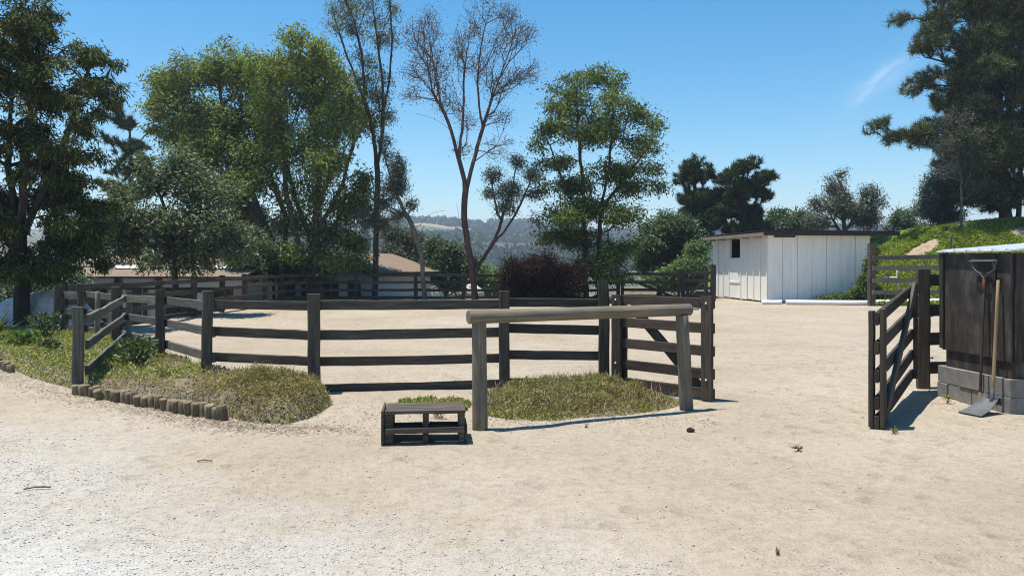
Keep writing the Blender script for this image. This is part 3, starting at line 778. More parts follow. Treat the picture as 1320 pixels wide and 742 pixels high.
# short rail run between the gate post and the black bin
gp_ = empty('gate_post', (5.24, 10.15, 0), 'tall square gate post with short dark rails running behind the black bin', 'fence')
square_post('post', (5.24, 10.15, -.15), 1.51, .15, MAT['gate'], gp_, yaw=-.35)
square_post('post', (7.6, 10.4, -.15), 1.5, .16, MAT['gate'], gp_)
rails_between(gp_, (5.24, 10.15), (7.6, 10.4), [1.44, 1.06, .69, .32], .155, .045, MAT['gate'], (0, .12), 8, .004, 0, .002, .03)

# low sloping rail panel that guards the bank at the left
lp = empty('side_rail', (-5.27, 9.67, .15), 'short three rail panel sloping back from the bank edge at the left', 'fence')
square_post('post', (-5.27, 9.67, .0), 1.06, .125, MAT['fence_pale'], lp, yaw=.45)
square_post('post', (-7.02, 14.6, .0), 1.08, .09, MAT['fence_pale'], lp, yaw=.4)
for z0, z1 in ((.97, 1.02), (.66, .70), (.35, .36)):
    board('rail', (-5.22, 9.78, z0 - .075), (-7.02, 14.5, z1 - .07), .118, .045, MAT['fence_pale'], lp, 10, .005, 0, .004)
sk = pole('stake', (-7.75, 14.85, .0), (-7.72, 14.85, 1.06), .05, .045, MAT['pole'], None, 10)
tag(sk, 'thin pale stake standing behind the fence rails at the left', 'stake')

# ------------------------------------------------------------------ hitching rail
hr = empty('hitching_rail', (.8, 8.15, 0), 'round timber hitching rail on two posts over the planted bed', 'hitching rail')
pole('post', (-.31, 7.68, -.12), (-.315, 7.70, 1.035), .075, .070, MAT['pole'], hr, 16)
pole('post', (1.90, 8.65, -.12), (1.84, 8.63, 1.035), .075, .070, MAT['pole'], hr, 16)
pole('beam', (-.42, 7.635, 1.075), (1.94, 8.675, 1.085), .068, .064, MAT['pole'], hr, 20, 6, .0008, .008)
tube_path('hook', [(1.93, 8.67, 1.09), (2.02, 8.66, 1.09), (2.05, 8.655, 1.115), (2.05, 8.655, 1.15), (2.03, 8.655, 1.165)], .009, MAT['wire'], hr)

# ------------------------------------------------------------------ gates at the arena entrance
lg = empty('open_gate', (1.85, 9.7, 0), 'dark five rail gate with diagonal brace behind the hitching rail', 'gate')
A, B = Vector((1.36, 10.12, 0)), Vector((2.28, 9.2, 0)); u = (B - A).normalized(); n_ = Vector((-u.y, u.x, 0))
if n_.y > 0: n_ = -n_
def gpt(s, z, off=0.0): return A + u * s + n_ * off + Vector((0, 0, z))
GL = (B - A).length
for s, z0, z1 in ((0, .06, 1.19), (GL, .02, 1.21)):
    board('stile', gpt(s, z0, .048), gpt(s, z1, .048), .145, .045, MAT['gate'], lg, up=u)
board('stile', gpt(.02, .08, -.05), gpt(.02, 1.15, -.05), .13, .045, MAT['gate'], lg, up=u)
for i, zt in enumerate((1.13, .845, .58, .315, .09)):
    board('rail', gpt(-.06, zt), gpt(GL + .06, zt - .005), .12, .045, MAT['gate'], lg, 5, .0008, 0, .0006)
board('brace', gpt(.16, 1.06, -.048), gpt(GL - .1, .08, -.048), .12, .04, MAT['gate'], lg)
for s, z in ((.0, .33), (GL, .25), (GL, 1.13), (.0, 1.13)):
    pole('bolt', gpt(s, z, .072), gpt(s, z, .082), .014, .012, MAT['lid'], lg, 8, 1, 0, .003)
tube_path('chain', [gpt(-.12, 1.16, .04), gpt(-.07, 1.14, .09), gpt(-.02, 1.16, .09)], .008, MAT['steel'], lg)

rg = empty('swung_gate', (4.2, 8.8, 0), 'dark sagging wooden gate standing open towards the viewer at the right', 'gate')
A2, B2 = Vector((3.52, 7.68, 0)), Vector((5.0, 9.97, 0)); u2 = (B2 - A2).normalized(); n2 = Vector((-u2.y, u2.x, 0)); GL2 = (B2 - A2).length
def gq(s, z, off=0.0): return A2 + u2 * s + n2 * off + Vector((0, 0, z))
for off in (-.05, .05):
    board('stile', gq(.03, .015, off), gq(.03, 1.13 + (.02 if off < 0 else 0), off), .14, .045, MAT['gate'], rg, up=u2)
board('stile', gq(GL2 - .03, .16, -.05), gq(GL2 - .03, 1.345, -.05), .12, .045, MAT['gate'], rg, up=u2)
for za, zb in ((1.12, 1.33), (.84, 1.04), (.57, .77), (.31, .51), (.13, .27)):
    board('rail', gq(-.04, za - .065), gq(GL2 + .03, zb - .065), .122, .045, MAT['gate'], rg, 5, .0008, 0, .0006)
board('brace', gq(.16, .08, -.048), gq(GL2 - .12, 1.30, -.048), .13, .04, MAT['fence'], rg)
for s, z in ((GL2 - .03, 1.2), (GL2 - .03, .9), (.03, .55)):
    pole('bolt', gq(s, z, -.073), gq(s, z, -.085), .014, .012, MAT['lid'], rg, 8, 1, 0, .003)
for z in (.40, .93):
    tube_path('hinge_wire', [gq(GL2 - .1, z, -.06), gq(GL2 + .05, z + .03, -.1), (5.16, 10.04, z + .02), (5.30, 10.03, z - .01), (5.34, 10.12, z)], .008, MAT['wire'], rg)

# ------------------------------------------------------------------ black bin on concrete blocks, with tools leaning on it
BC = Vector((5.27, 8.45, 0)); by = Vector((-.115, 1.05, 0)).normalized(); bx = Vector((by.y, -by.x, 0))
BW, BD = 1.5, 1.07
pl = empty('block_plinth', BC + bx * .7 + by * .5, 'two courses of grey concrete blocks under the black bin', 'blocks')
for c in range(2):
    z0, z1 = (-.03, .168) if c == 0 else (.172, .365)
    y = -.06; i = 0
    cuts = ([-.06, .14, .545, .95, 1.14] if c == 0 else [-.06, .345, .75, 1.14])
    for q in range(len(cuts) - 1):
        box_frame('block', BC, bx, by, (-.03 + rnd.gauss(0, .004), cuts[q] + .005, z0), (.16, cuts[q + 1] - .005, z1), MAT['block'], pl, .004, .0012)
    cuts = ([.165, .37, .775, 1.18, 1.55] if c == 0 else [.165, .575, .98, 1.385, 1.55])
    for q in range(len(cuts) - 1):
        box_frame('block', BC, bx, by, (cuts[q] + .005, -.06 + rnd.gauss(0, .004), z0), (cuts[q + 1] - .005, .13, z1), MAT['block'], pl, .004, .0012)
bn = empty('storage_bin', BC + bx * .75 + by * .53 + Vector((0, 0, .366)), 'large black plywood bin with a white sheet metal lid', 'bin')
def bbox(name, lo, hi, mat, parent=bn, ch=.006): return box_frame(name, BC, bx, by, lo, hi, mat, parent, ch, .001)
bbox('skirt', (.02, -.02, .37), (BW, BD - .02, .60), MAT['ply'])
bbox('side_panel', (-.005, .20, .56), (.035, BD + .02, 1.70), MAT['ply'])
bbox('side_panel', (-.003, -.03, .54), (.035, .192, 1.70), MAT['ply'])
bbox('front_panel', (.04, -.055, .54), (.30, -.015, 1.70), MAT['ply'])
bbox('front_panel', (.31, -.052, .54), (BW, -.015, 1.70), MAT['ply'])
bbox('back_panel', (.04, BD - .02, .56), (BW, BD + .02, 1.70), MAT['ply'])
bbox('edge_batten', (-.035, BD - .03, .58), (-.007, BD + .03, 1.71), MAT['ply'])
bbox('edge_batten', (-.03, .175, .55), (-.007, .215, 1.69), MAT['ply'])
bbox('corner_post', (.045, .0, .6), (.12, .07, 1.68), MAT['ply'])
def bp(a, b, c): return BC + bx * a + by * b + Vector((0, 0, c))
ld = sheet('lid', [bp(-.06, -.10, 1.735), bp(-.05, BD + .06, 1.735), bp(BW + .05, BD + .06, 1.86), bp(BW + .05, -.10, 1.86)], .018, MAT['lid'], bn)
for i in range(6):
    b = -.05 + i * .21
    sheet('seam', [bp(-.062, b, 1.748), bp(-.062, b + .025, 1.748), bp(BW + .05, b + .025, 1.873), bp(BW + .05, b, 1.873)], .012, MAT['lid'], ld)

rk = empty('rake', bp(-.32, .30, 0), 'bow rake with rusty ferrule leaning head up on the black bin', 'rake')
r0, r1 = bp(-.13, .27, .005), bp(-.05, .30, 1.49)
pole('handle', r0, r0.lerp(r1, .94), .015, .014, MAT['gate'], rk, 10, 4, .001, .004)
pole('handle_tip', r0 + Vector((-.001, 0, -.002)), r0.lerp(r1, .12), .0165, .0165, MAT['handle'], rk, 10, 2, .0, .004)
pole('ferrule', r0.lerp(r1, .86), r0.lerp(r1, .955), .021, .018, MAT['rust'], rk, 10, 2, 0, .004)
hd_ = r0.lerp(r1, .95)
head = tube_path('bow', [hd_ + by * s * .19 + Vector((0, 0, z)) + bx * -.004 for s, z in ((-1, .20), (-1, .17), (-.93, .125), (-.7, .09), (-.3, .06), (0, .0), (.3, .06), (.7, .09), (.93, .125), (1, .17), (1, .20))], .008, MAT['steel'], rk)
h0, h1 = hd_ + by * -.20 + Vector((0, 0, .205)), hd_ + by * .20 + Vector((0, 0, .205))
board('head_bar', h0, h1, .022, .012, MAT['steel'], rk, 2, 0)
for i in range(14):
    p = h0.lerp(h1, (i + .5) / 14); pole('tine', p + bx * -.007, p + bx * -.065 + Vector((0, 0, -.012)), .005, .003, MAT['steel'], rk, 6, 1, 0, .001)

sv = empty('scoop_shovel', bp(-.3, .03, 0), 'flat steel scoop shovel with pale wooden handle leaning on the black bin', 'shovel')
s0, s1 = bp(-.15, .05, .10), bp(-.05, .09, 1.41)
pole('handle', s0, s1, .019, .017, MAT['handle'], sv, 10, 5, .001, .006)
# blade: a tray with raised back and sides
bo = bp(-.16, .045, .0); bf_ = (Vector((-.93, -.36, 0))).normalized(); bs = Vector((-bf_.y, bf_.x, 0))
def sp(a, b, c): return tuple(a * bf_ + b * bs + Vector((0, 0, c)))
Vb = []; nu, nv = 6, 7
for i in range(nu):
    t = i / (nu - 1); w = .095 + .045 * t
    for j in range(nv):
        q = j / (nv - 1) * 2 - 1
        rise = (.055 * (1 - t) ** 1.2 + .012 * (1 - t)) * (abs(q) ** 6)
        back = .085 * (1 - t) ** 4
        Vb.append(sp(.34 * t - .01, w * q, .012 + rise + back + .045 * (1 - t)))
Fb = [(i * nv + j, i * nv + j + 1, (i + 1) * nv + j + 1, (i + 1) * nv + j) for i in range(nu - 1) for j in range(nv - 1)]
nvb = len(Vb); Vb += [(x, y, z - .006) for x, y, z in Vb]; Fb2 = [(d + nvb, c + nvb, b + nvb, a + nvb) for a, b, c, d in Fb]
put('blade', fast_mesh('blade', Vb, [np.array(Fb + Fb2)], True), MAT['steel'], sv, Matrix.Translation(bo))
pole('socket', bp(-.165, .045, .06), s0.lerp(s1, .12), .026, .023, MAT['steel'], sv, 10, 2, 0, .003)
board('back_lip', bo + Vector(sp(-.012, -.11, .13)), bo + Vector(sp(-.012, .11, .13)), .075, .006, MAT['steel'], sv, 2, 0)

# ------------------------------------------------------------------ mounting step knocked together from pallet wood
ms = empty('mounting_step', (-.76, 7.15, 0), 'brown slatted pallet step on the sand beside the hitching rail', 'mounting step')
mo = Vector((-1.12, 6.98, 0)); mx = Vector((.995, .10, 0)).normalized(); my = Vector((-mx.y, mx.x, 0))
my = Vector((.03, 1, 0)).normalized()
def mbox(name, lo, hi, ch=.005): return box_frame(name, mo, mx, Vector((-mx.y, mx.x, 0)), lo, hi, MAT['pallet'], ms, ch, .002)
mbox('stringer', (.0, .02, .004), (.075, .40, .262)); mbox('stringer', (.335, .02, .004), (.385, .40, .262)); mbox('stringer', (.655, .02, .004), (.705, .40, .262))
mbox('side_board', (-.028, -.01, .002), (-.003, .44, .30))
for i in range(3): mbox('top_board', (.003, .0 + i * .148, .265), (.715, .14 + i * .148, .292))
mbox('shelf_board', (.078, .0, .118), (.332, .12, .14)); mbox('shelf_board', (.388, .0, .118), (.652, .12, .14))
mbox('shelf_board', (.078, .16, .118), (.332, .30, .14)); mbox('shelf_board', (.388, .16, .118), (.652, .30, .14))
mbox('foot_board', (.708, .02, .003), (.73, .42, .15)); mbox('front_strip', (.01, -.024, .10), (.70, -.002, .145))
mbox('slat', (-.03, .445, .02), (.70, .465, .09))

# ------------------------------------------------------------------ planted banks
def poly_sd(px, py, poly):
    """signed distance, positive inside"""
    P = np.array(poly, dtype=float); Q = np.roll(P, -1, 0)
    px = np.asarray(px)[..., None]; py = np.asarray(py)[..., None]
    ex, ey = Q[:, 0] - P[:, 0], Q[:, 1] - P[:, 1]
    wx_, wy_ = px - P[:, 0], py - P[:, 1]
    t = np.clip((wx_ * ex + wy_ * ey) / (ex ** 2 + ey ** 2), 0, 1)
    d = np.sqrt(((wx_ - ex * t) ** 2 + (wy_ - ey * t) ** 2).min(-1))
    c = ((P[:, 1] <= py) != (Q[:, 1] <= py)) & (wx_ < ex * (py - P[:, 1]) / np.where(ey == 0, 1e-9, ey))
    return np.where(c.sum(-1) % 2 == 1, d, -d)

BANK = [(-2.2, 7.88), (-2.5, 7.9), (-2.85, 8.13), (-3.38, 8.47), (-4.22, 9.03), (-5.37, 9.84), (-6.6, 10.95), (-8.1, 12.6), (-10.3, 14.7), (-15, 17.0), (-15, 21), (-10.2, 18.5), (-9.0, 16.5), (-7.2, 14.9), (-5.35, 12.55), (-4.0, 10.75), (-2.7, 10.0), (-2.2, 9.5), (-2.0, 8.9), (-2.05, 8.3)]
BED = [(-.32, 8.35), (-.05, 8.12), (.47, 8.08), (1.14, 8.3), (1.6, 8.6), (1.95, 8.95), (1.9, 9.35), (1.5, 10.0), (1.1, 10.25), (.4, 10.2), (-.3, 9.9), (-.45, 9.2)]
def bank_h(x, y):
    d = poly_sd(x, y, BANK)
    front = smooth01(0, .16, d)
    h = front * (.15 + .05 * fbm(x * 2, y * 2, 3)) * (1 - .55 * smooth01(-3.2, -1.9, x))
    h = h + .20 * np.exp(-(((x + 2.62) / .55) ** 2 + ((y - 8.85) / .62) ** 2)) * smooth01(0, .2, d)
    return np.where(d > 0, h, 0)
def bed_h(x, y):
    d = poly_sd(x, y, BED)
    h = smooth01(0, .75, d) * (.09 + .06 * fbm(x * 3, y * 3, 3)) + .10 * np.exp(-(((x - 1.0) / .5) ** 2 + ((y - 9.9) / .4) ** 2))
    return np.where(d > 0, h, 0)

def mound(name, poly, hf, step, label):
    P = np.array(poly); x0, y0 = P.min(0) - .05; x1, y1 = P.max(0) + .05
    xs = np.arange(x0, x1, step); ys = np.arange(y0, y1, step)
    X_, Y_ = np.meshgrid(xs, ys); H = hf(X_, Y_); D = poly_sd(X_, Y_, poly)
    Z_ = gz(X_, Y_) + np.where(D > 0, H + .004, -.06)
    i_ = np.arange(X_.size).reshape(X_.shape)
    q = np.stack([i_[:-1, :-1].ravel(), i_[:-1, 1:].ravel(), i_[1:, 1:].ravel(), i_[1:, :-1].ravel()], 1)
    ok = (D > -step * 1.6).ravel()
    q = q[ok[q].all(1)]
    used, inv = np.unique(q, return_inverse=True)
    Vv = np.stack([X_.ravel(), Y_.ravel(), Z_.ravel()], 1)[used]
    return structure(put(name, fast_mesh(name, Vv, [inv.reshape(-1, 4)], True), MAT['bank']), label)
mound('garden_bank', BANK, bank_h, .06, 'raised planted bank of earth along the drive at the left')
mound('garden_bed', BED, bed_h, .05, 'low earth bed below the hitching rail')

def sample_poly(poly, n):
    P = np.array(poly); lo, hi = P.min(0), P.max(0); out = []
    tot = 0
    while tot < n:
        q = lo + rng.random((n * 2, 2)) * (hi - lo); q = q[poly_sd(q[:, 0], q[:, 1], poly) > .01]
        out.append(q); tot += len(q)
    return np.concatenate(out)[:n]

def cover(name, P, hf, mat, hmax, L, W, label, cat, up=.7, poly=None):
    x, y = P[:, 0], P[:, 1]
    edge = 1.0 if poly is None else .2 + .8 * smooth01(0, .45, poly_sd(x, y, poly))
    lump = np.clip((fbm(x * 5 + 3, y * 5, 3) - .25) * 2.2, 0.08, 1.3) * edge
    z = gz(x, y) + hf(x, y) + rng.random(len(P)) ** .7 * hmax * lump
    Vv, Ff = cards(np.stack([x, y, z], 1), L * (.6 + .8 * rng.random(len(P))), W * (.6 + .8 * rng.random(len(P))), up=up * .5, flat=.6)
    o = put(name, fast_mesh(name, Vv, [Ff]), mat)
    return tag(o, label, cat, kind='stuff')

q = sample_poly(BANK, 90000)
sd = poly_sd(q[:, 0], q[:, 1], BANK)
gm = fbm(q[:, 0] * .9 + 5, q[:, 1] * .9 + 2, 3) + .08 + .26 * smooth01(4.6, 6.2, -q[:, 0]) - .14 * smooth01(-4.8, -3.0, q[:, 0]) * (q[:, 0] < -3.0)
patchy = fbm(q[:, 0] * 2.2 + 50, q[:, 1] * 2.2, 3) > .34
gm2 = gm + rng.normal(0, .03, len(q))
nearb = (q[:, 1] < 16.5)
cover('ground_cover', q[(gm2 > .47) & nearb], bank_h, MAT['cover'], .12, .042, .020, 'low yellow green ground cover on the bank at the left', 'ground cover')
cover('dry_ground_cover', q[(gm2 <= .47) & patchy & nearb], bank_h, MAT['cover_dry'], .09, .040, .012, 'brown drying ground cover on the bank by the log edging', 'ground cover')
# the thick cushion at the bank's end beside the fence post
q = np.stack([rng.normal(-2.6, .38, 17000), rng.normal(8.8, .42, 17000)], 1); q = q[poly_sd(q[:, 0], q[:, 1], BANK) > .01]
cover('ground_cover', q, bank_h, MAT['cover_dry'], .16, .040, .009, 'thick cushion of ground cover at the foot of the front fence post', 'ground cover')
q = sample_poly(BED, 62000); q = q[rng.random(len(q)) < .12 + .95 * smooth01(0, .35, poly_sd(q[:, 0], q[:, 1], BED)) * (.45 + .8 * smooth01(.34, .52, fbm(q[:, 0] * 3.3, q[:, 1] * 3.3, 3)))]
cover('ground_cover', q, bed_h, MAT['cover_dry'], .15, .042, .009, 'olive brown ground cover spreading below the hitching rail', 'ground cover', .5, BED)
q = sample_poly(BED, 16000); q = q[fbm(q[:, 0] * 2.1, q[:, 1] * 2.1 + 7, 3) > .42]
cover('ground_cover', q, bed_h, MAT['cover'], .15, .038, .015, 'greener tufts among the ground cover below the hitching rail', 'ground cover', .5, BED)
def stalks(name, x, y, hf, n_h, label):
    z = gz(x, y) + hf(x, y); n = len(x)
    Vv, Ff = cards(np.stack([x, y, z], 1), n_h * (.5 + rng.random(n)), .004 + .003 * rng.random(n), up=1.8)
    tag(put(name, fast_mesh(name, Vv, [Ff]), MAT['litter']), label, 'dry grass', kind='stuff')
q = sample_poly(BED, 1500); stalks('dry_stalks', q[:, 0], q[:, 1], bed_h, .16, 'dry stalks standing in the bed below the hitching rail')
q = sample_poly(BANK, 4500); q = q[q[:, 1] < 14]; stalks('dry_stalks', q[:, 0], q[:, 1], bank_h, .15, 'dry stalks standing on the bank at the left')
TUFT = [(-1.25, 8.75), (-.5, 8.6), (-.45, 9.0), (-.9, 9.25), (-1.3, 9.1)]
cover('ground_cover', sample_poly(TUFT, 5500), lambda x, y: 0 * x, MAT['cover'], .07, .036, .014, 'small green patch behind the pallet step', 'ground cover')

# green cover on the slope
n = 95000
sxp = 13.0 + rng.random(n) * 16; syp = 29.4 + rng.random(n) ** 1.0 * 12
ok = (sxp - 13.2 + (syp - 29.6) * .4 > .4) & (((sxp - 19.3) / .85) ** 2 + ((syp - 37.4) / .65) ** 2 > .6 + .8 * fbm(sxp * 2, syp * 2)) & (((sxp - 24.0) / 1.1) ** 2 + ((syp - 36.6) / .7) ** 2 > .6 + .8 * fbm(sxp * 2, syp * 2))
sxp, syp = sxp[ok], syp[ok]
Vv, Ff = cards(np.stack([sxp, syp, gz(sxp, syp) + rng.random(len(sxp)) * .10 - .01], 1), .17, .085, up=.35, flat=.8)
tag(put('slope_cover', fast_mesh('slope_cover', Vv, [Ff]), MAT['lawn']), 'bright green ground cover on the slope at the right', 'ground cover', kind='stuff')

# leaf litter along the bank edge, bed and under the trees
pts = []
edge = np.array([(-1.6, 7.7), (-2.4, 7.72), (-2.85, 8.0), (-3.38, 8.34), (-4.22, 8.9), (-5.37, 9.7), (-6.6, 10.8), (-8.1, 12.4)])
for i in range(len(edge) - 1):
    t = rng.random((700, 1)); p = edge[i] * (1 - t) + edge[i + 1] * t
    pts.append(p + rng.normal(0, 1, (700, 2)) * np.array([.22, .13]) + np.array([-.03, -.10]))
pts.append(np.stack([rng.normal(-1.3, .5, 500), rng.normal(8.2, .45, 500)], 1))
pts.append(np.stack([rng.uniform(-.4, 2.0, 500), rng.normal(8.05, .22, 500)], 1))
pts.append(np.stack([rng.uniform(4.6, 5.6, 200), rng.normal(8.9, .5, 200)], 1))
pts = np.concatenate(pts)
pts = pts[np.hypot(pts[:, 0], pts[:, 1]) > 3]
zz = gz(pts[:, 0], pts[:, 1]) + bank_h(pts[:, 0], pts[:, 1]) + .006
Vv, Ff = cards(np.stack([pts[:, 0], pts[:, 1], zz], 1), .02 + .035 * rng.random(len(pts)), .010 + .010 * rng.random(len(pts)))
Vv[:, 2] = np.repeat(zz, 4) + (Vv[:, 2] - np.repeat(zz, 4)) * .22 + .003
tag(put('leaf_litter', fast_mesh('leaf_litter', Vv, [Ff]), MAT['litter']), 'dry leaf and bark litter scattered along the bank edge', 'litter', kind='stuff')

# loose stones on the drive and yard
def stones(name, x, y, s, mat, label):
    n = len(x)
    base = np.array([(1, 0, 0), (0, 1, 0), (-1, 0, 0), (0, -1, 0), (0, 0, 1), (0, 0, -1)], float)
    Vv = base[None] * (.6 + .8 * rng.random((n, 6, 1))) * np.array([1, 1, .62]) * s[:, None, None]
    a = rng.random(n) * 6.28; c, sn = np.cos(a)[:, None], np.sin(a)[:, None]
    Vx = Vv[:, :, 0] * c - Vv[:, :, 1] * sn; Vy = Vv[:, :, 0] * sn + Vv[:, :, 1] * c
    Vv = np.stack([Vx + x[:, None], Vy + y[:, None], Vv[:, :, 2] + (gz(x, y) + s * .15)[:, None]], 2).reshape(-1, 3)
    f = np.array([(0, 1, 4), (1, 2, 4), (2, 3, 4), (3, 0, 4), (1, 0, 5), (2, 1, 5), (3, 2, 5), (0, 3, 5)])
    Ff = (np.arange(n)[:, None, None] * 6 + f[None]).reshape(-1, 3)
    return tag(put(name, fast_mesh(name, Vv, [Ff], True), mat), label, 'gravel', kind='stuff')
n = 60000
y = 3.7 + rng.random(n) ** 1.3 * 5.2; x = (rng.random(n) * 1.45 - .74) * y
d = -.561 * (x + 4.75) - .828 * (y - 7.4) + (fbm(x * 1.7, y * 1.7) - .45) * 2.2
ok = rng.random(n) < smooth01(-.9, 1.3, d) * (.25 + .9 * (fbm(x * 1.2 + 4, y * 1.2 + 8, 4) > .42))
x, y = x[ok], y[ok]; s = (.0028 + .0055 * rng.random(len(x)) ** 3 + .006 * (rng.random(len(x)) > .985)) * (.7 + y * .06)
stones('gravel', x, y, s, MAT['stone'], 'loose pale gravel on the drive at the lower left')
n = 26000
y = 3.7 + rng.random(n) ** 1.2 * 9; x = (rng.random(n) * 1.45 - .72) * y
ok = rng.random(n) < .2 + .9 * (fbm(x * 1.6 + 30, y * 1.6 + 3, 4) > .47)
ok &= poly_sd(x, y, BANK) < 0
x, y = x[ok], y[ok]; s = (.0025 + .0045 * rng.random(len(x)) ** 3 + .007 * (rng.random(len(x)) > .992)) * (.7 + y * .06)
stones('grit', x, y, s, MAT['grit'], 'coarse tan grit strewn over the sandy yard')

# twigs dropped on the drive
for (x, y, a, L, lab) in ((-3.35, 5.62, .35, .17, 'dry twig lying on the pale gravel at the left'), (-2.45, 6.35, .1, .12, 'short dry twig on the gravel nearer the bank'), (3.0, 4.25, -.6, .1, 'thin dry twig on the sand at the lower right'), (-6.3, 9.7, 2.2, .55, 'bare stick lying along the edge of the bank')):
    dx, dy = math.cos(a) * L / 2, math.sin(a) * L / 2; g = float(gz(x, y)) + .012
    t = tube_path('twig', [(x - dx, y - dy, g), (x - dx * .2, y - dy * .1 + .01, g + .006), (x + dx * .4, y + dy * .5, g + .004), (x + dx, y + dy, g)], .006 if L < .3 else .018, MAT['log'], None, 6)
    tag(t, lab, 'twig')

# log edging
def log_row(pts, n, label, zs):
    P = [Vector((a, b, 0)) for a, b in pts]
    seg = [(P[i + 1] - P[i]).length for i in range(len(P) - 1)]; tot = sum(seg)
    e = empty('log_edging', (P[0].x, P[0].y, 0), label, 'edging')
    for i in range(n):
        d = tot * (i + .5) / n; k = 0
        while k < len(seg) - 1 and d > seg[k]: d -= seg[k]; k += 1
        p = P[k].lerp(P[k + 1], d / seg[k])
        r = rnd.uniform(.042, .056); g = float(gz(p.x, p.y)); h = zs * rnd.uniform(.85, 1.12)
        pole('log', (p.x, p.y, g - .10), (p.x + rnd.gauss(0, .018), p.y - .02 + rnd.gauss(0, .018), g + h), r, r * .97, MAT['log'], e, 12, 3, .003, .008)
log_row([(-5.28, 9.66), (-4.22, 8.93), (-3.38, 8.36), (-2.86, 8.03)], 26, 'row of short round logs edging the planted bank', .135)
log_row([(-9.3, 13.65), (-8.1, 12.48), (-7.2, 11.5)], 14, 'far row of short logs edging the bank at the left frame edge', .14)

# ------------------------------------------------------------------ small things on the yard
def lump(name, loc, r, mat, label, cat, sq=.6):
    k, V_, F_ = 10, [], []
    for i in range(7):
        ph = math.pi * i / 6
        for j in range(k):
            rr = r * rnd.uniform(.75, 1.15)
            V_.append((rr * math.sin(ph) * math.cos(2 * math.pi * j / k), rr * math.sin(ph) * math.sin(2 * math.pi * j / k), rr * sq * math.cos(ph)))
    for i in range(6):
        for j in range(k): F_.append((i * k + j, (i + 1) * k + j, (i + 1) * k + (j + 1) % k, i * k + (j + 1) % k))
    o = put(name, fast_mesh(name, V_, [np.array(F_)]), mat, None, Matrix.Translation(Vector(loc) + Vector((0, 0, r * sq * .6))))
    return tag(o, label, cat)
lump('dung_clod', (1.68, 7.5, float(gz(1.68, 7.5))), .042, MAT['manure'], 'dark clod on the sand in front of the hitching rail', 'clod')

def little_plant(name, loc, n, h, L, W, mat, label, cat='plant', spread=.5):
    e = empty(name, loc, label, cat)
    a = rng.random(n) * 6.28; t = rng.random(n) ** .7
    r = spread * h * (rng.random(n))
    P = np.stack([r * np.cos(a), r * np.sin(a), t * h * .8], 1)
    D = np.stack([np.cos(a) * .8, np.sin(a) * .8, np.full(n, .7)], 1)
    Vv, Ff = cards(P, L * (.6 + .7 * rng.random(n)), W, D=D * 1.4)
    o = put('leaves', fast_mesh(name, Vv, [Ff]), mat, e, Matrix.Translation(Vector(loc))); o['kind'] = 'stuff'
    for i in range(3):
        aa = i * 2.1; tube_path('stem', [Vector(loc), Vector(loc) + Vector((math.cos(aa) * h * .2, math.sin(aa) * h * .2, h * .5)), Vector(loc) + Vector((math.cos(aa) * h * .4, math.sin(aa) * h * .4, h * .85))], max(.003, h * .015), MAT['bark'], e, 5)
    return e
def on(x, y, extra=0.0): return (x, y, float(gz(x, y)) + float(bank_h(np.array(x), np.array(y))) + float(bed_h(np.array(x), np.array(y))) + extra)
little_plant('weed', on(2.44, 6.78), 26, .05, .04, .014, MAT['cover'], 'small lone weed sprouting from the sand between the gates')
little_plant('weed', on(3.58, 7.45), 22, .035, .05, .014, MAT['cover'], 'tiny weed at the foot of the swung gate')
little_plant('weed', on(.72, 7.72), 14, .03, .03, .01, MAT['cover_dry'], 'tiny dry weed in front of the hitching rail')
little_plant('weed', on(4.95, 9.05), 40, .10, .045, .012, MAT['cover_dry'], 'dry weed growing against the concrete blocks')
little_plant('weed', on(1.45, 4.35), 12, .02, .03, .009, MAT['cover_dry'], 'dry weed on the sand near the bottom edge')
little_plant('weed', on(-.75, 8.2), 60, .09, .05, .012, MAT['cover_dry'], 'dry weed tuft between the pallet step and the fence')
little_plant('leafy_shrub', on(-5.15, 10.9), 520, .46, .075, .038, MAT['leaf_oak'], 'knee high leafy green shrub beside the front fence post', 'shrub', .55)
little_plant('leafy_shrub', on(-8.35, 13.6), 380, .30, .09, .045, MAT['leaf_bright'], 'bright green leafy clump on the bank near the corner post', 'shrub', .8)
little_plant('leafy_shrub', on(-7.3, 12.6), 200, .22, .08, .03, MAT['leaf_oak'], 'small dark clump on the bank left of the side rail', 'shrub', .7)
little_plant('leafy_shrub', on(-8.75, 14.9), 420, .55, .09, .035, MAT['leaf_oak'], 'leafy shrub in front of the corner fence post', 'shrub', .5)
little_plant('strap_plant', on(-9.3, 14.3), 90, .30, .42, .03, MAT['leaf_cypress'], 'dark strappy plant on the bank beside the tarp heap', 'plant', .5)
little_plant('strap_plant', on(-4.35, 9.95), 45, .14, .16, .012, MAT['cover_dry'], 'dry spiky tuft on the bank between two fence posts', 'plant', .5)

# heap under a silver tarp
tx = np.linspace(-1.35, 1.35, 42); ty = np.linspace(-.7, .7, 26); TX, TY = np.meshgrid(tx, ty)
prof = np.clip(1 - (np.abs(TX) / 1.3) ** 3, 0, 1) ** .6 * np.clip(1 - (np.abs(TY) / .66) ** 3, 0, 1) ** .6
tz = prof * (.58 + .22 * np.sin(TX * 1.6 + .4) + .22 * fbm(TX * 2.2 + 4, TY * 2.2, 3)) + .06 * (fbm(TX * 7, TY * 7 + 2, 3) - .4) * prof
V = np.stack([TX.ravel() + .06 * (fbm(TX * 4, TY * 4) - .4).ravel(), TY.ravel() + .1 * (fbm(TX * 4 + 9, TY * 4) - .4).ravel(), tz.ravel()], 1)
ii = np.arange(V.shape[0]).reshape(TX.shape); F = np.stack([ii[:-1, :-1].ravel(), ii[:-1, 1:].ravel(), ii[1:, 1:].ravel(), ii[1:, :-1].ravel()], 1)
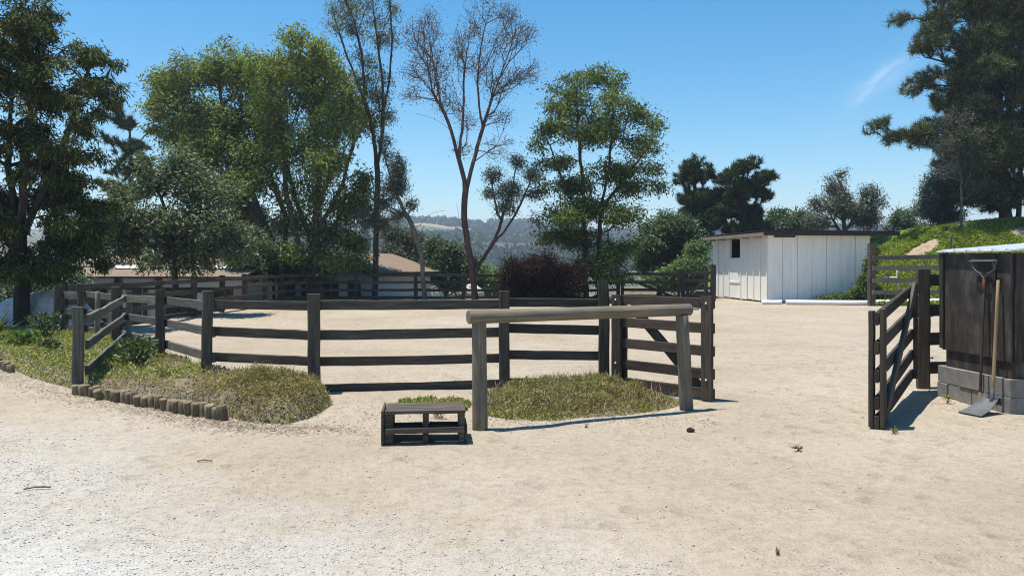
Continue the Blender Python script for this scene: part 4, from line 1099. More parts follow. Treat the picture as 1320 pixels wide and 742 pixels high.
tp = put('tarp_heap', fast_mesh('tarp', V, [F], True), MAT['tarp'], None, Matrix.Translation((-11.35, 18.9, float(gz(-11.35, 18.9)) + .18)) @ Matrix.Rotation(.12, 4, 'Z'))
tag(tp, 'low heap covered with a silver blue tarp behind the left tree trunk', 'tarp')

# pale stakes and pole ends on the slope
for (x0, y0, x1, y1, h, r, lab) in ((19.6, 35.6, 19.62, 35.6, 1.1, .05, 'pale upright stake on the green slope under the pine'), (18.3, 34.6, 17.9, 34.8, .85, .03, 'thin leaning stake on the slope left of the upright one')):
    g = float(gz(x0, y0)); tag(pole('stake', (x0, y0, g - .1), (x1, y1, g + h), r, r, MAT['fence_pale'], None, 8), lab, 'stake')
g = float(gz(15.6, 33.2)); jp = empty('pipe_tee', (15.8, 33.2, g), 'white pipe tee sticking up behind the slope fence', 'pipe')
pole('riser', (16.05, 33.2, g - .1), (16.05, 33.2, g + 1.25), .035, .035, MAT['pvc'], jp, 8); pole('arm', (15.45, 33.2, g + .85), (16.01, 33.2, g + .85), .035, .035, MAT['pvc'], jp, 8)
wp = pole('leaning_pole', (14.3, 32.6, float(gz(14.3, 32.6)) - .1), (15.0, 32.7, 2.25), .045, .04, MAT['fence_pale'], None, 8); tag(wp, 'grey pole leaning up behind the slope fence beside the shed', 'pole')

# ------------------------------------------------------------------ trees
TREES = {
    'cypress': (-11.17,18.2,[[(0.0,0.06),(-0.02,0.86),(-0.05,1.92),(0.0,3.16),(0.07,4.4),(0.21,5.64),(0.32,6.88),(0.35,7.59)],[(-0.05,1.74),(-0.32,2.81),(-0.5,4.05),(-0.53,5.46)],[(-0.02,2.27),(0.53,3.34),(0.98,4.58),(1.24,5.64)]],
      [(0.35,7.45,0.25,0.39),(0.5,6.88,0.6,0.32),(1.19,6.56,0.6,0.25),(1.74,6.42,0.25,0.12),(1.45,5.96,0.46,0.16),(1.7,5.68,0.28,0.14),(1.81,5.39,0.18,0.18),(0.18,6.39,0.64,0.43),(-0.39,6.49,0.43,0.46),(0.92,5.82,0.46,0.21),(1.15,5.29,0.43,0.16),(-0.09,5.64,0.67,0.46),(1.56,4.93,0.14,0.11),(0.74,4.93,0.39,0.21),(-0.32,4.76,0.64,0.46),(0.44,4.31,0.5,0.28),(0.0,3.96,0.78,0.39),(1.03,4.13,0.39,0.16),(1.45,4.12,0.28,0.12),(1.68,4.31,0.14,0.11),(1.03,3.6,0.6,0.25),(0.09,3.25,0.92,0.39),(1.15,3.02,0.71,0.32),(1.45,2.54,0.57,0.35),(0.09,2.45,0.99,0.5),(0.98,2.01,0.78,0.35),(1.33,1.65,0.43,0.25),(0.0,1.65,0.89,0.32),(-1.06,5.82,0.53,0.62),(-1.15,4.4,0.62,0.62),(-1.06,2.98,0.62,0.71),(-0.97,1.92,0.53,0.44),(0.8,1.48,0.53,0.25),(0.44,5.64,0.46,0.28),(-0.62,7.15,0.25,0.32)]),
    'elmL': (-10.02,35.0,[[(0.0,-0.24),(-0.07,1.19),(-0.72,2.9),(-1.4,4.6),(-2.25,6.65),(-2.76,8.69),(-2.93,10.05)],[(-0.55,2.49),(-1.64,4.26),(-3.27,6.3),(-4.47,8.01)],[(-0.07,1.36),(0.2,3.58),(-0.89,6.3),(-1.4,9.03)]],
      [(-4.7,9.44,1.23,0.68),(-2.86,10.4,1.3,0.75),(-1.64,9.78,1.02,0.89),(-5.8,8.52,0.68,0.61),(-3.95,8.35,1.57,0.95),(-1.91,8.01,1.57,1.02),(-5.25,7.4,0.95,0.68),(-3.34,6.65,1.7,0.89),(-1.5,6.13,1.36,0.95),(-2.59,5.01,1.5,0.75),(-4.36,5.9,1.23,0.61),(-1.98,10.74,0.31,0.48),(-5.49,9.54,0.48,0.34),(-3.95,9.88,0.68,0.48),(-3.55,7.5,1.36,0.68),(-0.72,6.99,0.85,1.02),(-1.91,3.75,1.16,0.61)]),
    'elmR': (-8.6,34.5,[[(0.0,-0.21),(0.07,1.53),(0.13,3.21),(0.27,5.57),(0.03,7.92),(-0.07,10.61)],[(0.07,2.2),(-0.81,4.22),(-1.48,6.57),(-1.65,8.59)],[(0.13,2.88),(1.21,4.89),(1.71,6.91),(1.61,8.93)],[(0.0,0.86),(-0.64,2.54),(-1.08,4.89),(-0.87,7.92)]],
      [(-0.07,10.87,0.94,0.67),(-1.14,9.87,1.14,0.74),(0.94,10.0,1.14,0.74),(1.81,8.66,1.01,0.81),(-0.13,8.76,1.75,1.01),(-1.88,7.92,1.14,1.01),(2.65,7.92,0.67,0.4),(1.21,7.41,1.55,0.81),(-0.81,6.74,1.55,1.01),(-2.15,5.5,1.14,0.74),(0.87,5.73,1.28,0.81),(-0.07,4.39,1.55,0.81),(1.61,4.15,1.14,0.81),(-1.41,3.38,1.14,0.67),(0.87,3.01,1.34,0.67),(2.29,5.16,0.67,0.67),(1.71,2.54,0.81,0.47),(-2.32,9.43,0.54,0.47),(-0.3,2.2,1.14,0.54),(-1.81,2.14,0.81,0.47),(1.21,1.87,1.14,0.4),(-0.64,10.4,0.67,0.44),(0.6,10.34,0.74,0.44),(-0.27,9.77,1.14,0.54),(-1.98,10.14,0.6,0.44),(-2.32,8.86,0.81,0.6),(-1.31,1.36,0.81,0.3),(0.03,1.36,0.87,0.3),(2.05,1.7,0.74,0.3)]),
    'avocado': (-10.12,24.0,[[(0.0,-0.13),(-0.02,0.85),(-0.07,1.79),(-0.12,2.72),(-0.51,3.66),(-0.86,4.48)],[(-0.05,1.55),(0.54,2.49),(0.82,3.42)],[(-0.07,2.02),(-0.86,2.72),(-1.57,2.96)],[(-0.02,1.32),(1.24,2.25),(1.94,2.49)]],
      [(0.12,4.64,0.56,0.42),(-0.63,3.94,0.75,0.42),(0.54,3.75,0.94,0.51),(-1.15,3.14,0.79,0.42),(0.07,2.86,1.08,0.47),(1.33,2.86,0.79,0.51),(-1.8,2.49,0.65,0.56),(-0.63,2.16,1.03,0.37),(0.96,2.02,0.84,0.33),(1.94,2.11,0.61,0.42),(-1.85,1.9,0.47,0.28),(-1.57,3.77,0.42,0.23),(-0.98,4.71,0.33,0.19),(1.47,3.66,0.51,0.33),(-1.22,1.6,0.51,0.19),(0.54,1.55,0.7,0.21),(-0.28,1.67,0.56,0.19),(-2.38,2.07,0.42,0.28)]),
    'darkpine': (-23.77,50.0,[[(0.0,-0.45),(-0.05,3.45),(-0.19,8.32),(-0.29,11.0)]],
      [(-0.34,10.37,0.68,0.68),(-1.07,9.15,0.68,0.44),(0.63,10.03,0.78,0.58),(-0.34,8.81,1.17,0.68),(0.29,7.59,1.36,0.68),(-1.07,7.35,0.68,0.44),(-1.8,6.37,0.78,0.49),(-0.34,5.89,1.66,0.78),(0.39,4.18,1.75,0.97),(-1.56,4.67,1.27,0.68)]),
    'gumtall': (-5.86,34.0,[[(0.0,-0.19),(0.03,1.86),(0.07,3.85),(0.13,5.51),(-0.07,7.16),(-0.43,8.49),(-1.09,10.14),(-1.59,11.63),(-1.95,12.96)],[(0.13,5.67),(0.36,7.49),(0.33,9.48),(0.03,11.47),(-0.17,13.79)],[(0.33,7.83),(0.66,9.48),(0.79,11.14),(0.63,13.46)],[(-0.43,8.49),(-0.5,10.48),(-0.89,12.13)]],
      [(-1.95,12.53,0.36,0.33),(-1.03,12.53,0.53,0.43),(-0.93,11.4,0.53,0.43),(0.03,12.2,0.6,0.4),(0.3,11.2,0.5,0.4),(-0.43,10.41,0.53,0.4),(0.79,12.53,0.3,0.4),(-0.63,9.42,0.6,0.4),(-0.1,8.69,0.73,0.4),(0.36,8.09,0.6,0.33),(-1.42,13.46,0.53,0.4),(-0.26,13.72,0.66,0.4),(0.56,13.52,0.4,0.4),(0.96,11.3,0.2,0.3),(-1.76,11.63,0.26,0.26),(0.46,9.48,0.33,0.4)]),
    'gumlean': (-3.6,33.0,[[(0.0,-0.14),(-0.13,1.54),(-0.39,2.82),(-0.8,3.62),(-1.19,4.36),(-1.51,5.33),(-1.77,6.36)],[(-0.39,2.82),(0.13,3.59),(0.87,3.79)],[(-1.19,4.36),(-1.03,5.14),(-1.0,5.88)]],
      [(-1.09,5.55,0.48,0.42),(-0.96,4.75,0.42,0.42),(-1.45,6.04,0.29,0.26),(-1.54,4.88,0.51,0.45),(-1.8,4.17,0.51,0.32),(-2.03,3.3,0.51,0.32),(-0.64,4.04,0.26,0.26),(-1.29,3.62,0.39,0.26),(-1.86,6.68,0.32,0.26),(-2.51,3.46,0.58,0.39)]),
    'redbare': (-1.54,33.0,[[(0.03,-0.14),(-0.1,1.38),(-0.35,2.66),(-0.48,3.72),(-0.35,4.75),(-0.71,6.04),(-1.0,7.16),(-1.41,8.12),(-2.06,8.99),(-2.64,9.73)],[(-0.35,4.75),(-0.03,5.88),(0.29,7.16),(0.71,8.54),(1.29,10.05),(1.67,11.34)],[(-0.71,5.88),(-0.48,7.64),(-0.51,9.41),(-0.26,11.18)],[(-1.41,8.12),(-1.67,9.57),(-1.93,11.02),(-1.93,11.82)],[(0.29,7.16),(0.1,8.93),(0.32,10.7),(0.64,11.82)],[(0.71,8.54),(1.54,9.09),(2.44,9.64)],[(0.03,5.88),(0.9,6.36),(1.67,6.61)],[(-1.0,7.16),(-1.8,7.64),(-2.57,7.9)]],
      [(-2.31,10.6,0.64,0.77),(-1.9,11.5,0.45,0.64),(-2.64,9.41,0.51,0.32),(-1.35,9.64,0.64,0.58),(-0.71,10.6,0.45,0.77),(-0.06,11.56,0.51,0.51),(0.67,12.01,0.51,0.26),(1.54,11.69,0.58,0.45),(1.16,10.47,0.64,0.58),(2.25,10.99,0.45,0.51),(2.51,9.57,0.32,0.39),(1.74,9.12,0.64,0.39),(0.9,8.86,0.58,0.45),(0.26,9.64,0.45,0.58),(-1.22,8.29,0.58,0.39),(1.22,7.64,0.51,0.32),(-0.39,7.64,0.45,0.39),(-0.58,6.36,0.45,0.26),(0.96,6.29,0.58,0.29),(-2.57,8.29,0.45,0.32),(-1.67,8.99,0.58,0.45)]),
    'redleafy': (-1.54,33.0,[[(0.0,1.15),(0.32,1.76),(0.77,2.37),(1.06,3.21),(1.29,4.04),(1.61,4.91)],[(0.77,2.37),(1.54,3.3),(2.25,4.75)],[(1.06,3.21),(0.77,4.27),(0.64,5.07)],[(-0.26,2.44),(-0.64,3.3),(-0.77,4.04)]],
      [(1.41,4.56,0.71,0.51),(2.19,5.26,0.51,0.39),(2.51,4.49,0.29,0.32),(0.9,5.14,0.51,0.35),(1.29,3.85,0.64,0.29),(1.8,5.78,0.45,0.29),(0.64,4.43,0.39,0.26)]),
    'walnut': (3.15,33.0,[[(-0.1,-0.14),(-0.06,1.54),(-0.19,3.46),(-0.26,5.39),(-0.42,7.32),(-0.51,8.93)],[(0.45,-0.14),(0.42,1.86),(0.51,3.79),(0.87,5.71),(1.03,7.64),(0.71,9.25)],[(0.51,3.79),(1.51,5.07),(2.48,6.36)],[(-0.19,3.14),(-1.06,4.75),(-1.61,6.36)]],
      [(0.23,9.31,0.71,0.29),(-0.74,8.93,0.51,0.29),(1.09,8.86,0.51,0.26),(-0.58,8.09,0.84,0.39),(-1.48,8.41,0.45,0.22),(1.03,7.77,0.9,0.39),(2.19,7.64,0.64,0.26),(2.89,7.26,0.42,0.19),(-1.61,7.26,0.64,0.32),(-1.99,6.61,0.39,0.19),(0.06,6.74,1.16,0.42),(2.06,6.42,0.77,0.32),(-1.35,5.78,0.71,0.32),(2.89,5.59,0.45,0.22),(1.03,5.46,1.09,0.42),(-0.64,4.81,1.09,0.39),(2.06,4.81,0.84,0.32),(0.39,3.98,1.35,0.45),(-1.29,3.4,0.9,0.39),(1.48,3.46,0.84,0.35),(-0.51,2.63,1.35,0.45),(1.19,2.24,0.84,0.39),(0.23,1.6,1.16,0.39),(-1.86,4.75,0.32,0.19),(3.12,4.75,0.26,0.16),(-0.74,1.21,0.84,0.26),(0.71,1.05,0.77,0.26)]),
    'backpineA': (11.31,48.0,[[(0.0,-0.6),(-0.09,3.38),(-0.42,7.58)]],
      [(-0.56,7.49,0.56,0.37),(-0.79,6.56,0.75,0.56),(0.14,6.88,0.56,0.47),(-0.09,5.34,1.31,0.75),(-0.79,4.31,0.94,0.65),(0.47,4.08,1.4,0.75),(1.08,5.48,0.65,0.65),(-0.33,3.14,1.4,0.65)]),
    'backpineB': (13.35,46.0,[[(0.0,-0.51),(0.0,3.3),(0.0,7.11)]],
      [(-0.27,7.07,0.72,0.4),(0.45,7.25,0.45,0.31),(-1.03,6.53,0.63,0.45),(0.76,6.35,0.81,0.45),(0.0,5.77,1.34,0.63),(1.21,5.54,0.45,0.36),(-0.58,4.56,1.34,0.72),(0.76,4.42,0.81,0.63),(-0.13,3.39,1.52,0.63)]),
    'oakback': (7.96,43.0,[[(0.0,-0.37),(0.0,1.1),(-0.08,2.77)],[(0.0,1.1),(0.84,2.35),(1.47,3.19)]],
      [(-0.08,3.19,0.92,0.5),(1.09,3.53,0.84,0.46),(-0.75,2.44,0.75,0.5),(0.67,2.44,1.17,0.59),(1.76,2.69,0.67,0.59),(-0.21,1.6,1.01,0.5),(0.5,3.95,0.5,0.25)]),
    'brightshrub': (8.77,40.0,[[(0.0,-0.35),(0.12,0.74),(0.39,1.72)],[(0.04,0.16),(-0.97,0.94)]],
      [(0.58,2.11,0.58,0.55),(0.31,1.33,0.86,0.47),(-0.66,1.05,0.94,0.39),(0.78,1.05,0.39,0.55),(-1.44,0.66,0.78,0.31),(-0.27,0.55,1.17,0.31)]),
    'greybush': (18.51,44.0,[[(0.0,-0.63),(-0.09,2.37),(-0.17,4.09),(-0.3,5.8)],[(-0.09,2.8),(-1.16,4.51),(-1.54,5.8)],[(-0.13,3.23),(0.86,4.73),(1.54,5.16)]],
      [(-0.26,5.67,0.77,0.56),(0.51,5.29,0.86,0.56),(-1.2,4.86,0.69,0.6),(1.46,4.86,0.51,0.34),(-0.09,4.26,1.46,0.6),(-1.46,3.87,0.77,0.51),(1.2,3.91,0.86,0.51),(-0.73,6.31,0.34,0.26)]),
    'midgreen': (27.43,55.0,[[(0.0,1.23),(-0.11,3.64),(-0.11,4.97)]],
      [(-0.75,4.44,0.64,0.48),(0.21,4.71,0.54,0.43),(-0.21,3.64,0.96,0.54),(0.96,3.64,0.54,0.54),(-1.18,3.53,0.54,0.43),(0.43,2.67,0.86,0.43)]),
    'rowA': (20.92,60.0,[[(0.0,1.19),(0.0,3.82),(-0.12,4.99)]],
      [(-0.47,4.99,0.7,0.35),(0.7,4.76,0.82,0.35),(0.12,4.17,1.29,0.41),(-0.88,4.29,0.47,0.35),(1.4,4.52,0.47,0.35)]),
    'pine': (24.78,40.0,[[(0.0,3.47),(-0.08,5.42),(-0.31,8.54),(-0.43,11.65),(-0.43,14.77),(-0.39,17.11)],[(0.62,3.47),(0.78,6.98),(0.94,10.87),(0.86,14.77)],[(-0.23,7.76),(-1.79,7.95),(-3.55,8.07),(-5.3,7.83),(-6.39,8.22)],[(-0.39,10.87),(-2.18,11.65),(-3.74,12.04)],[(-0.39,13.21),(-2.18,13.99),(-3.74,14.38)]],
      [(-4.05,14.46,0.62,0.55),(-2.77,14.07,1.01,0.7),(-1.4,14.46,1.4,0.94),(0.35,13.99,1.32,1.17),(-3.74,12.74,0.86,0.55),(-2.26,12.51,1.09,0.78),(-0.43,12.04,1.56,1.01),(-4.44,12.28,0.35,0.23),(-3.74,10.95,0.7,0.43),(-2.49,10.72,1.09,0.7),(-0.82,10.09,1.48,0.94),(0.62,10.09,1.17,1.32),(-4.25,10.41,0.27,0.19),(-6.47,8.54,0.35,0.31),(-6.04,7.83,0.35,0.35),(-5.3,7.99,0.47,0.27),(-4.4,8.07,0.55,0.39),(-3.55,8.61,0.47,0.27),(-3.43,7.44,0.7,0.47),(-2.26,9.0,1.01,0.55),(-1.99,7.68,1.17,0.62),(-0.23,7.95,1.48,0.94),(-1.48,6.39,1.25,0.62),(0.35,6.0,1.17,1.01),(-1.01,15.55,1.95,0.7),(1.32,12.43,0.97,1.56),(1.52,8.15,0.97,1.56),(-0.62,5.03,1.01,0.47),(0.55,4.64,0.78,0.39),(-1.01,6.51,1.32,0.7),(-2.49,6.74,0.94,0.55),(0.16,5.42,1.17,0.7),(-1.87,5.18,1.01,0.55),(-2.77,8.34,0.78,0.55),(-1.32,8.92,1.17,0.78)]),
    'bluebush': (22.58,42.0,[[(0.0,2.75),(-0.08,3.97),(-0.29,5.2)],[(-0.08,3.56),(-0.9,4.59)],[(-0.08,3.97),(0.65,5.2)]],
      [(-0.65,5.28,0.65,0.49),(0.16,5.94,0.65,0.49),(0.74,5.12,0.65,0.57),(-0.33,4.46,0.82,0.41),(-1.15,4.71,0.33,0.29),(0.57,4.14,0.74,0.37),(0.98,6.35,0.49,0.49)]),
    'deadshrub': (21.11,37.5,[[(0.07,2.99),(0.07,4.45),(0.0,5.91),(-0.29,7.37),(-0.44,8.47)],[(0.07,4.81),(0.62,6.09),(1.1,6.82)],[(0.0,5.73),(-0.84,6.64),(-1.1,7.37)],[(0.07,4.45),(0.88,5.18),(1.72,5.47)]],
      [(-0.37,8.28,0.44,0.58),(0.26,7.37,0.73,0.73),(-0.84,7.01,0.51,0.58),(0.88,6.46,0.66,0.51),(0.07,5.91,0.88,0.51),(1.17,5.36,0.58,0.37)]),
    'oliveA': (-5.73,42.0,[[(0.0,-0.45),(0.0,1.11),(-0.08,2.75)]],
      [(-0.61,3.15,0.74,0.49),(0.41,2.75,0.9,0.57),(1.15,2.25,0.65,0.49),(-0.2,1.72,1.06,0.57),(1.02,1.31,0.74,0.41),(-0.82,2.13,0.57,0.49)]),
    'oliveB': (-3.31,40.0,[[(0.0,-0.35),(0.0,1.13),(-0.12,2.3)]],
      [(-0.58,2.38,0.7,0.47),(0.27,2.11,0.78,0.47),(-0.12,1.33,1.17,0.47),(0.97,1.44,0.7,0.47),(-0.78,1.13,0.62,0.47),(0.58,0.66,1.09,0.31)]),
    'limebush': (-1.37,44.0,[[(0.0,-0.54),(0.0,0.44)]],
      [(-0.26,1.0,0.69,0.34),(0.51,0.74,0.6,0.3),(-0.77,0.74,0.51,0.34),(0.09,0.31,1.03,0.34)]),
    'redbush': (1.1,30.5,[[(-0.21,0.11),(-0.27,0.8),(-0.51,1.39)],[(0.09,0.11),(0.15,0.8),(0.53,1.39)],[(0.0,0.11),(0.0,1.24)],[(0.24,0.11),(1.13,0.8)],[(-0.21,0.11),(-1.1,0.71)]],
      [(-0.86,1.24,0.53,0.3),(0.03,1.39,0.65,0.27),(0.86,1.24,0.59,0.3),(-1.22,0.77,0.42,0.3),(-0.21,0.8,0.77,0.36),(0.74,0.71,0.77,0.36),(1.43,0.77,0.27,0.3),(-0.95,0.35,0.59,0.21),(0.09,0.29,0.83,0.18),(1.13,0.29,0.53,0.18),(-1.16,1.48,0.21,0.18),(0.27,1.72,0.27,0.12),(1.34,1.24,0.27,0.24),(-0.39,1.63,0.21,0.12),(-1.4,1.07,0.24,0.18)]),
    'cornerbush': (13.8,31.0,[[(0.0,-0.09),(0.03,0.63),(0.15,1.54),(0.21,2.08)],[(0.0,0.09),(-0.66,0.27)]],
      [(-0.03,0.88,0.33,0.42),(-0.33,0.45,0.42,0.24),(0.18,1.48,0.18,0.36),(-0.97,0.21,0.54,0.12),(0.24,2.02,0.12,0.24),(-1.72,0.12,0.48,0.08),(0.33,0.39,0.24,0.3)]),
    'shadeA': (-10.33,31.0,[[(0.0,-0.03),(0.0,0.94),(-0.06,2.14)],[(0.0,0.48),(0.66,1.39)]],
      [(-0.09,2.6,0.66,0.42),(0.51,1.99,0.6,0.36),(-0.39,1.84,0.6,0.36),(0.21,1.39,0.79,0.3),(-0.54,1.3,0.48,0.24)]),
    'shadeB': (-10.5,35.0,[[(0.0,-0.24),(0.0,0.85),(0.07,1.87)]],
      [(-0.07,2.04,0.55,0.34),(0.68,1.7,0.61,0.34),(-0.24,1.36,0.55,0.34),(1.12,1.36,0.41,0.27)]),
    'hedgeL': (-15.19,26.0,[[(0.0,0.03),(0.0,0.79),(0.05,1.42)]],
      [(-0.51,0.79,0.76,0.41),(0.38,1.04,0.66,0.35),(0.0,0.41,0.86,0.25),(-1.01,0.41,0.61,0.35),(-1.39,1.3,0.51,0.51),(0.89,0.59,0.46,0.25)]),
}

def tubes(p0, p1, r0, r1, k):
    d = p1 - p0; L = np.linalg.norm(d, axis=1)[:, None] + 1e-9; d = d / L
    a = np.where(np.abs(d[:, 2:3]) < .9, np.array([[0, 0, 1.0]]), np.array([[1.0, 0, 0]]))
    u = np.cross(d, a); u /= np.linalg.norm(u, axis=1)[:, None]; v = np.cross(d, u)
    an = np.arange(k) * 2 * np.pi / k
    ring = np.cos(an)[None, :, None] * u[:, None] + np.sin(an)[None, :, None] * v[:, None]
    A_ = p0[:, None] + ring * r0[:, None, None]; B_ = p1[:, None] + ring * r1[:, None, None] + d[:, None] * (r1[:, None, None] * .25)
    V = np.concatenate([A_, B_], 1).reshape(-1, 3)
    j = np.arange(k); f = np.stack([j, (j + 1) % k, k + (j + 1) % k, k + j], 1)
    F = (np.arange(len(p0))[:, None, None] * 2 * k + f[None]).reshape(-1, 4)
    return V, F

def grow(stems, tips, r, rbase, rtip=.007, step=.35, jit=.05, w=.35, arch=.12, pw=2.4):
    """stems: list of (m,3) polylines, tips: (n,3) twig ends. Returns node arrays and tip ids."""
    pos, par, plen = [], [], []
    def add(p, q):
        pos.append(np.asarray(p, float)); par.append(q)
        plen.append(0 if q < 0 else plen[q] + np.linalg.norm(pos[-1] - pos[q])); return len(pos) - 1
    for si, s in enumerate(stems):
        s = np.asarray(s, float)
        if si == 0: cur = add(s[0], -1)
        else:
            A_ = np.array(pos); cur = int(np.argmin(((A_ - s[0]) ** 2).sum(1)))
        # smooth the polyline
        m = len(s); t = np.arange(m); L = np.linalg.norm(np.diff(s, axis=0), axis=1).sum(); n = max(3, int(L / step))
        tt = np.linspace(0, m - 1, n + 1)
        c = np.stack([np.interp(tt, t, s[:, i]) for i in range(3)], 1)
        if n > 4: c[1:-1] = (c[:-2] + 2 * c[1:-1] + c[2:]) / 4
        for q in c[1:]: cur = add(q + r.normal(0, jit * .35, 3), cur)
    A_ = np.array(pos)
    order = np.argsort([np.sqrt(((A_ - p) ** 2).sum(1)).min() for p in tips])
    ids = []
    cap = len(pos) + 40 + sum(1 for _ in tips) * 30
    buf = np.zeros((cap, 3)); buf[:len(pos)] = A_; bl = np.zeros(cap); bl[:len(pos)] = plen; nn = len(pos)
    for i in order:
        p = tips[i]
        dd = buf[:nn] - p; dist = np.sqrt((dd ** 2).sum(1))
        cost = dist + w * bl[:nn] + .6 * np.maximum(0, dd[:, 2])
        cost[:2] += 1e3
        b = int(np.argmin(cost)); D = dist[b]; k = max(1, int(D / step)); k = min(k, 14)
        p0 = buf[b].copy(); cur = b
        out = pos[b] - pos[par[b]] if par[b] >= 0 else np.array([0, 0, 1.0])
        out = out / (np.linalg.norm(out) + 1e-9)
        c1 = p0 + out * D * .25 + np.array([0, 0, arch * D])
        for j in range(1, k + 1):
            t = j / k
            q = (1 - t) ** 2 * p0 + 2 * t * (1 - t) * c1 + t * t * p
            if j < k: q = q + r.normal(0, jit * min(1, D), 3)
            cur = add(q, cur); buf[nn] = q; bl[nn] = plen[cur]; nn += 1
        ids.append(cur)
    pos = np.array(pos); par = np.array(par)
    cnt = np.zeros(len(pos)); cnt[ids] += 1
    for i in range(len(pos) - 1, 0, -1): cnt[par[i]] += cnt[i]
    rad = rtip * np.maximum(cnt, 1) ** (1 / pw)
    rad = rtip + (rad - rtip) * (rbase - rtip) / max(rad[0] - rtip, 1e-6)
    return pos, par, rad, np.array(ids), order

def branch_mesh(name, pos, par, rad, flare=1.25, base_h=.7):
    e = np.arange(1, len(pos)); p0 = pos[par[e]]; p1 = pos[e]
    z0 = pos[0, 2]
    r1 = rad[e]; r0 = np.minimum(rad[par[e]], r1 * 1.35)
    fl = lambda p, r: r * (1 + (flare - 1) * np.clip(1 - (p[:, 2] - z0) / base_h, 0, 1) ** 2)
    r0, r1 = fl(p0, r0), fl(p1, r1)
    big = r1 > .035; Vs, Fs, off = [], [], 0
    for msk, k in ((big, 9), (~big & (r1 > .013), 5), (~big & (r1 <= .013), 3)):
        if msk.any():
            V, F = tubes(p0[msk], p1[msk], r0[msk], r1[msk], k); Vs.append(V); Fs.append(F + off); off += len(V)
    return fast_mesh(name, np.concatenate(Vs), Fs, True)

def make_tips(clumps, depth, n, r, width, flat=.75):
    """twig ends spread through ellipsoids; clumps (x, z, rx, rz) are given depth so that the crown is round in plan"""
    C = np.array(clumps); vol = C[:, 2] * C[:, 3]; k = np.maximum(2, (n * vol / vol.sum()).astype(int))
    cx = np.average(C[:, 0], weights=vol); hw_ = max(np.abs(C[:, 0] - cx).max() + .3, .5)
    T = []
    for (x, z, a, b), m in zip(C, k):
        u = np.clip((x - cx) / hw_, -1, 1)
        dmax = depth * np.sqrt(max(0, 1 - u * u * .8))
        layers = max(1, int(round(dmax / max(a, .3) * .9)))
        for l in range(layers):
            ml = int(math.ceil(m / layers))
            dy = r.uniform(-1, 1) * dmax if layers > 1 else r.uniform(-.5, .5) * dmax
            g = r.normal(size=(ml, 3)); g /= np.linalg.norm(g, axis=1)[:, None]
            rr = r.random((ml, 1)) ** .5
            sh = r.uniform(.75, 1.15) - .25 * abs(dy) / max(dmax, .1)
            T.append(np.array([x * (1 if layers == 1 else .96) + r.normal(0, a * .15), dy, z + r.normal(0, b * .12)]) + g * rr * np.array([a * sh, max(a, b) * .9, b * sh]))
    return np.concatenate(T)

def leaves_for(pos, par, ids, per, L, W, sig, r, droop=.3, spread=(1, 1, 1), back=.6, hang=0.0):
    tip = pos[ids]; prv = pos[par[ids]]
    d = tip - prv
    n = len(ids) * per
    t = r.random((len(ids), per, 1)) * back
    P = tip[:, None] - d[:, None] * t + r.normal(0, sig, (len(ids), per, 3)) * np.array(spread)
    if hang: P[:, :, 2] -= r.random((len(ids), per)) ** 1.5 * hang
    P = P.reshape(-1, 3)
    D = np.repeat(d / (np.linalg.norm(d, axis=1)[:, None] + 1e-9), per, 0)
    return cards(P, L * (.65 + .7 * r.random(n)), W * (.7 + .6 * r.random(n)), droop=droop, r=r, D=D * .5, flat=.7)

def needles_for(pos, par, ids, per, L, W, r, fwd=.7, upb=.35):
    tip = pos[ids]; d = tip - pos[par[ids]]; d /= np.linalg.norm(d, axis=1)[:, None] + 1e-9
    n = len(ids) * per
    D = r.normal(size=(n, 3)); D /= np.linalg.norm(D, axis=1)[:, None]
    D = D + np.repeat(d, per, 0) * fwd; D[:, 2] += upb; D /= np.linalg.norm(D, axis=1)[:, None]
    P = np.repeat(tip, per, 0) + r.normal(0, .05, (n, 3)) - np.repeat(d, per, 0) * r.random((n, 1)) * .3
    s = np.cross(D, r.normal(size=(n, 3))); s /= np.linalg.norm(s, axis=1)[:, None] + 1e-9
    l = (L * (.6 + .6 * r.random(n)))[:, None]
    V = np.stack([P - s * W * .5, P + s * W * .5, P + D * l], 1).reshape(-1, 3)
    return V, np.arange(3 * n).reshape(n, 3)

def plant(key, name, label, cat, leafmat, bark, depth, ntips, per, L, W, sig, rbase, seed, droop=.3, rtip=.007, kind='leaf', group=None, parent=None, hang=0.0, spread=(1, 1, 1), w=.35, step=.35, jit=.05, arch=.12, ground=None, crown='crown', pw=2.4, grow_by=1.0):
    X, Y, stems, clumps = TREES[key]
    r = np.random.default_rng(seed)
    g = float(gz(X, Y)) if ground is None else ground
    S = []
    for i, s in enumerate(stems):
        m = len(s); wob = 0 if i == 0 else r.uniform(-1, 1) * depth * .45
        pts = [(x, wob * (j / max(m - 1, 1)), z) for j, (x, z) in enumerate(s)]
        if i == 0 and parent is None: pts[0] = (pts[0][0], 0, g - .12)
        S.append(pts)
    clumps = [(a, b, c * grow_by, d * grow_by) for a, b, c, d in clumps]
    tips = make_tips(clumps, depth, ntips, r, 1)
    pos, par, rad, ids, order = grow(S, tips, r, rbase, rtip, step, jit, w, arch, pw)
    if parent is None:
        parent = empty(name, (X, Y, g), label, cat, group)
    Mx = Matrix.Translation((X, Y, 0))
    put('trunk' if crown == 'crown' else 'limb', branch_mesh('trunk', pos, par, rad), MAT[bark], parent, Mx)
    if leafmat:
        if kind == 'needle': V, F = needles_for(pos, par, ids, per, L, W, r)
        else: V, F = leaves_for(pos, par, ids, per, L, W, sig, r, droop, spread, hang=hang)
        o = put(crown, fast_mesh('crown', V, [F]), MAT[leafmat], parent, Mx)
        o['kind'] = 'stuff'
    return parent

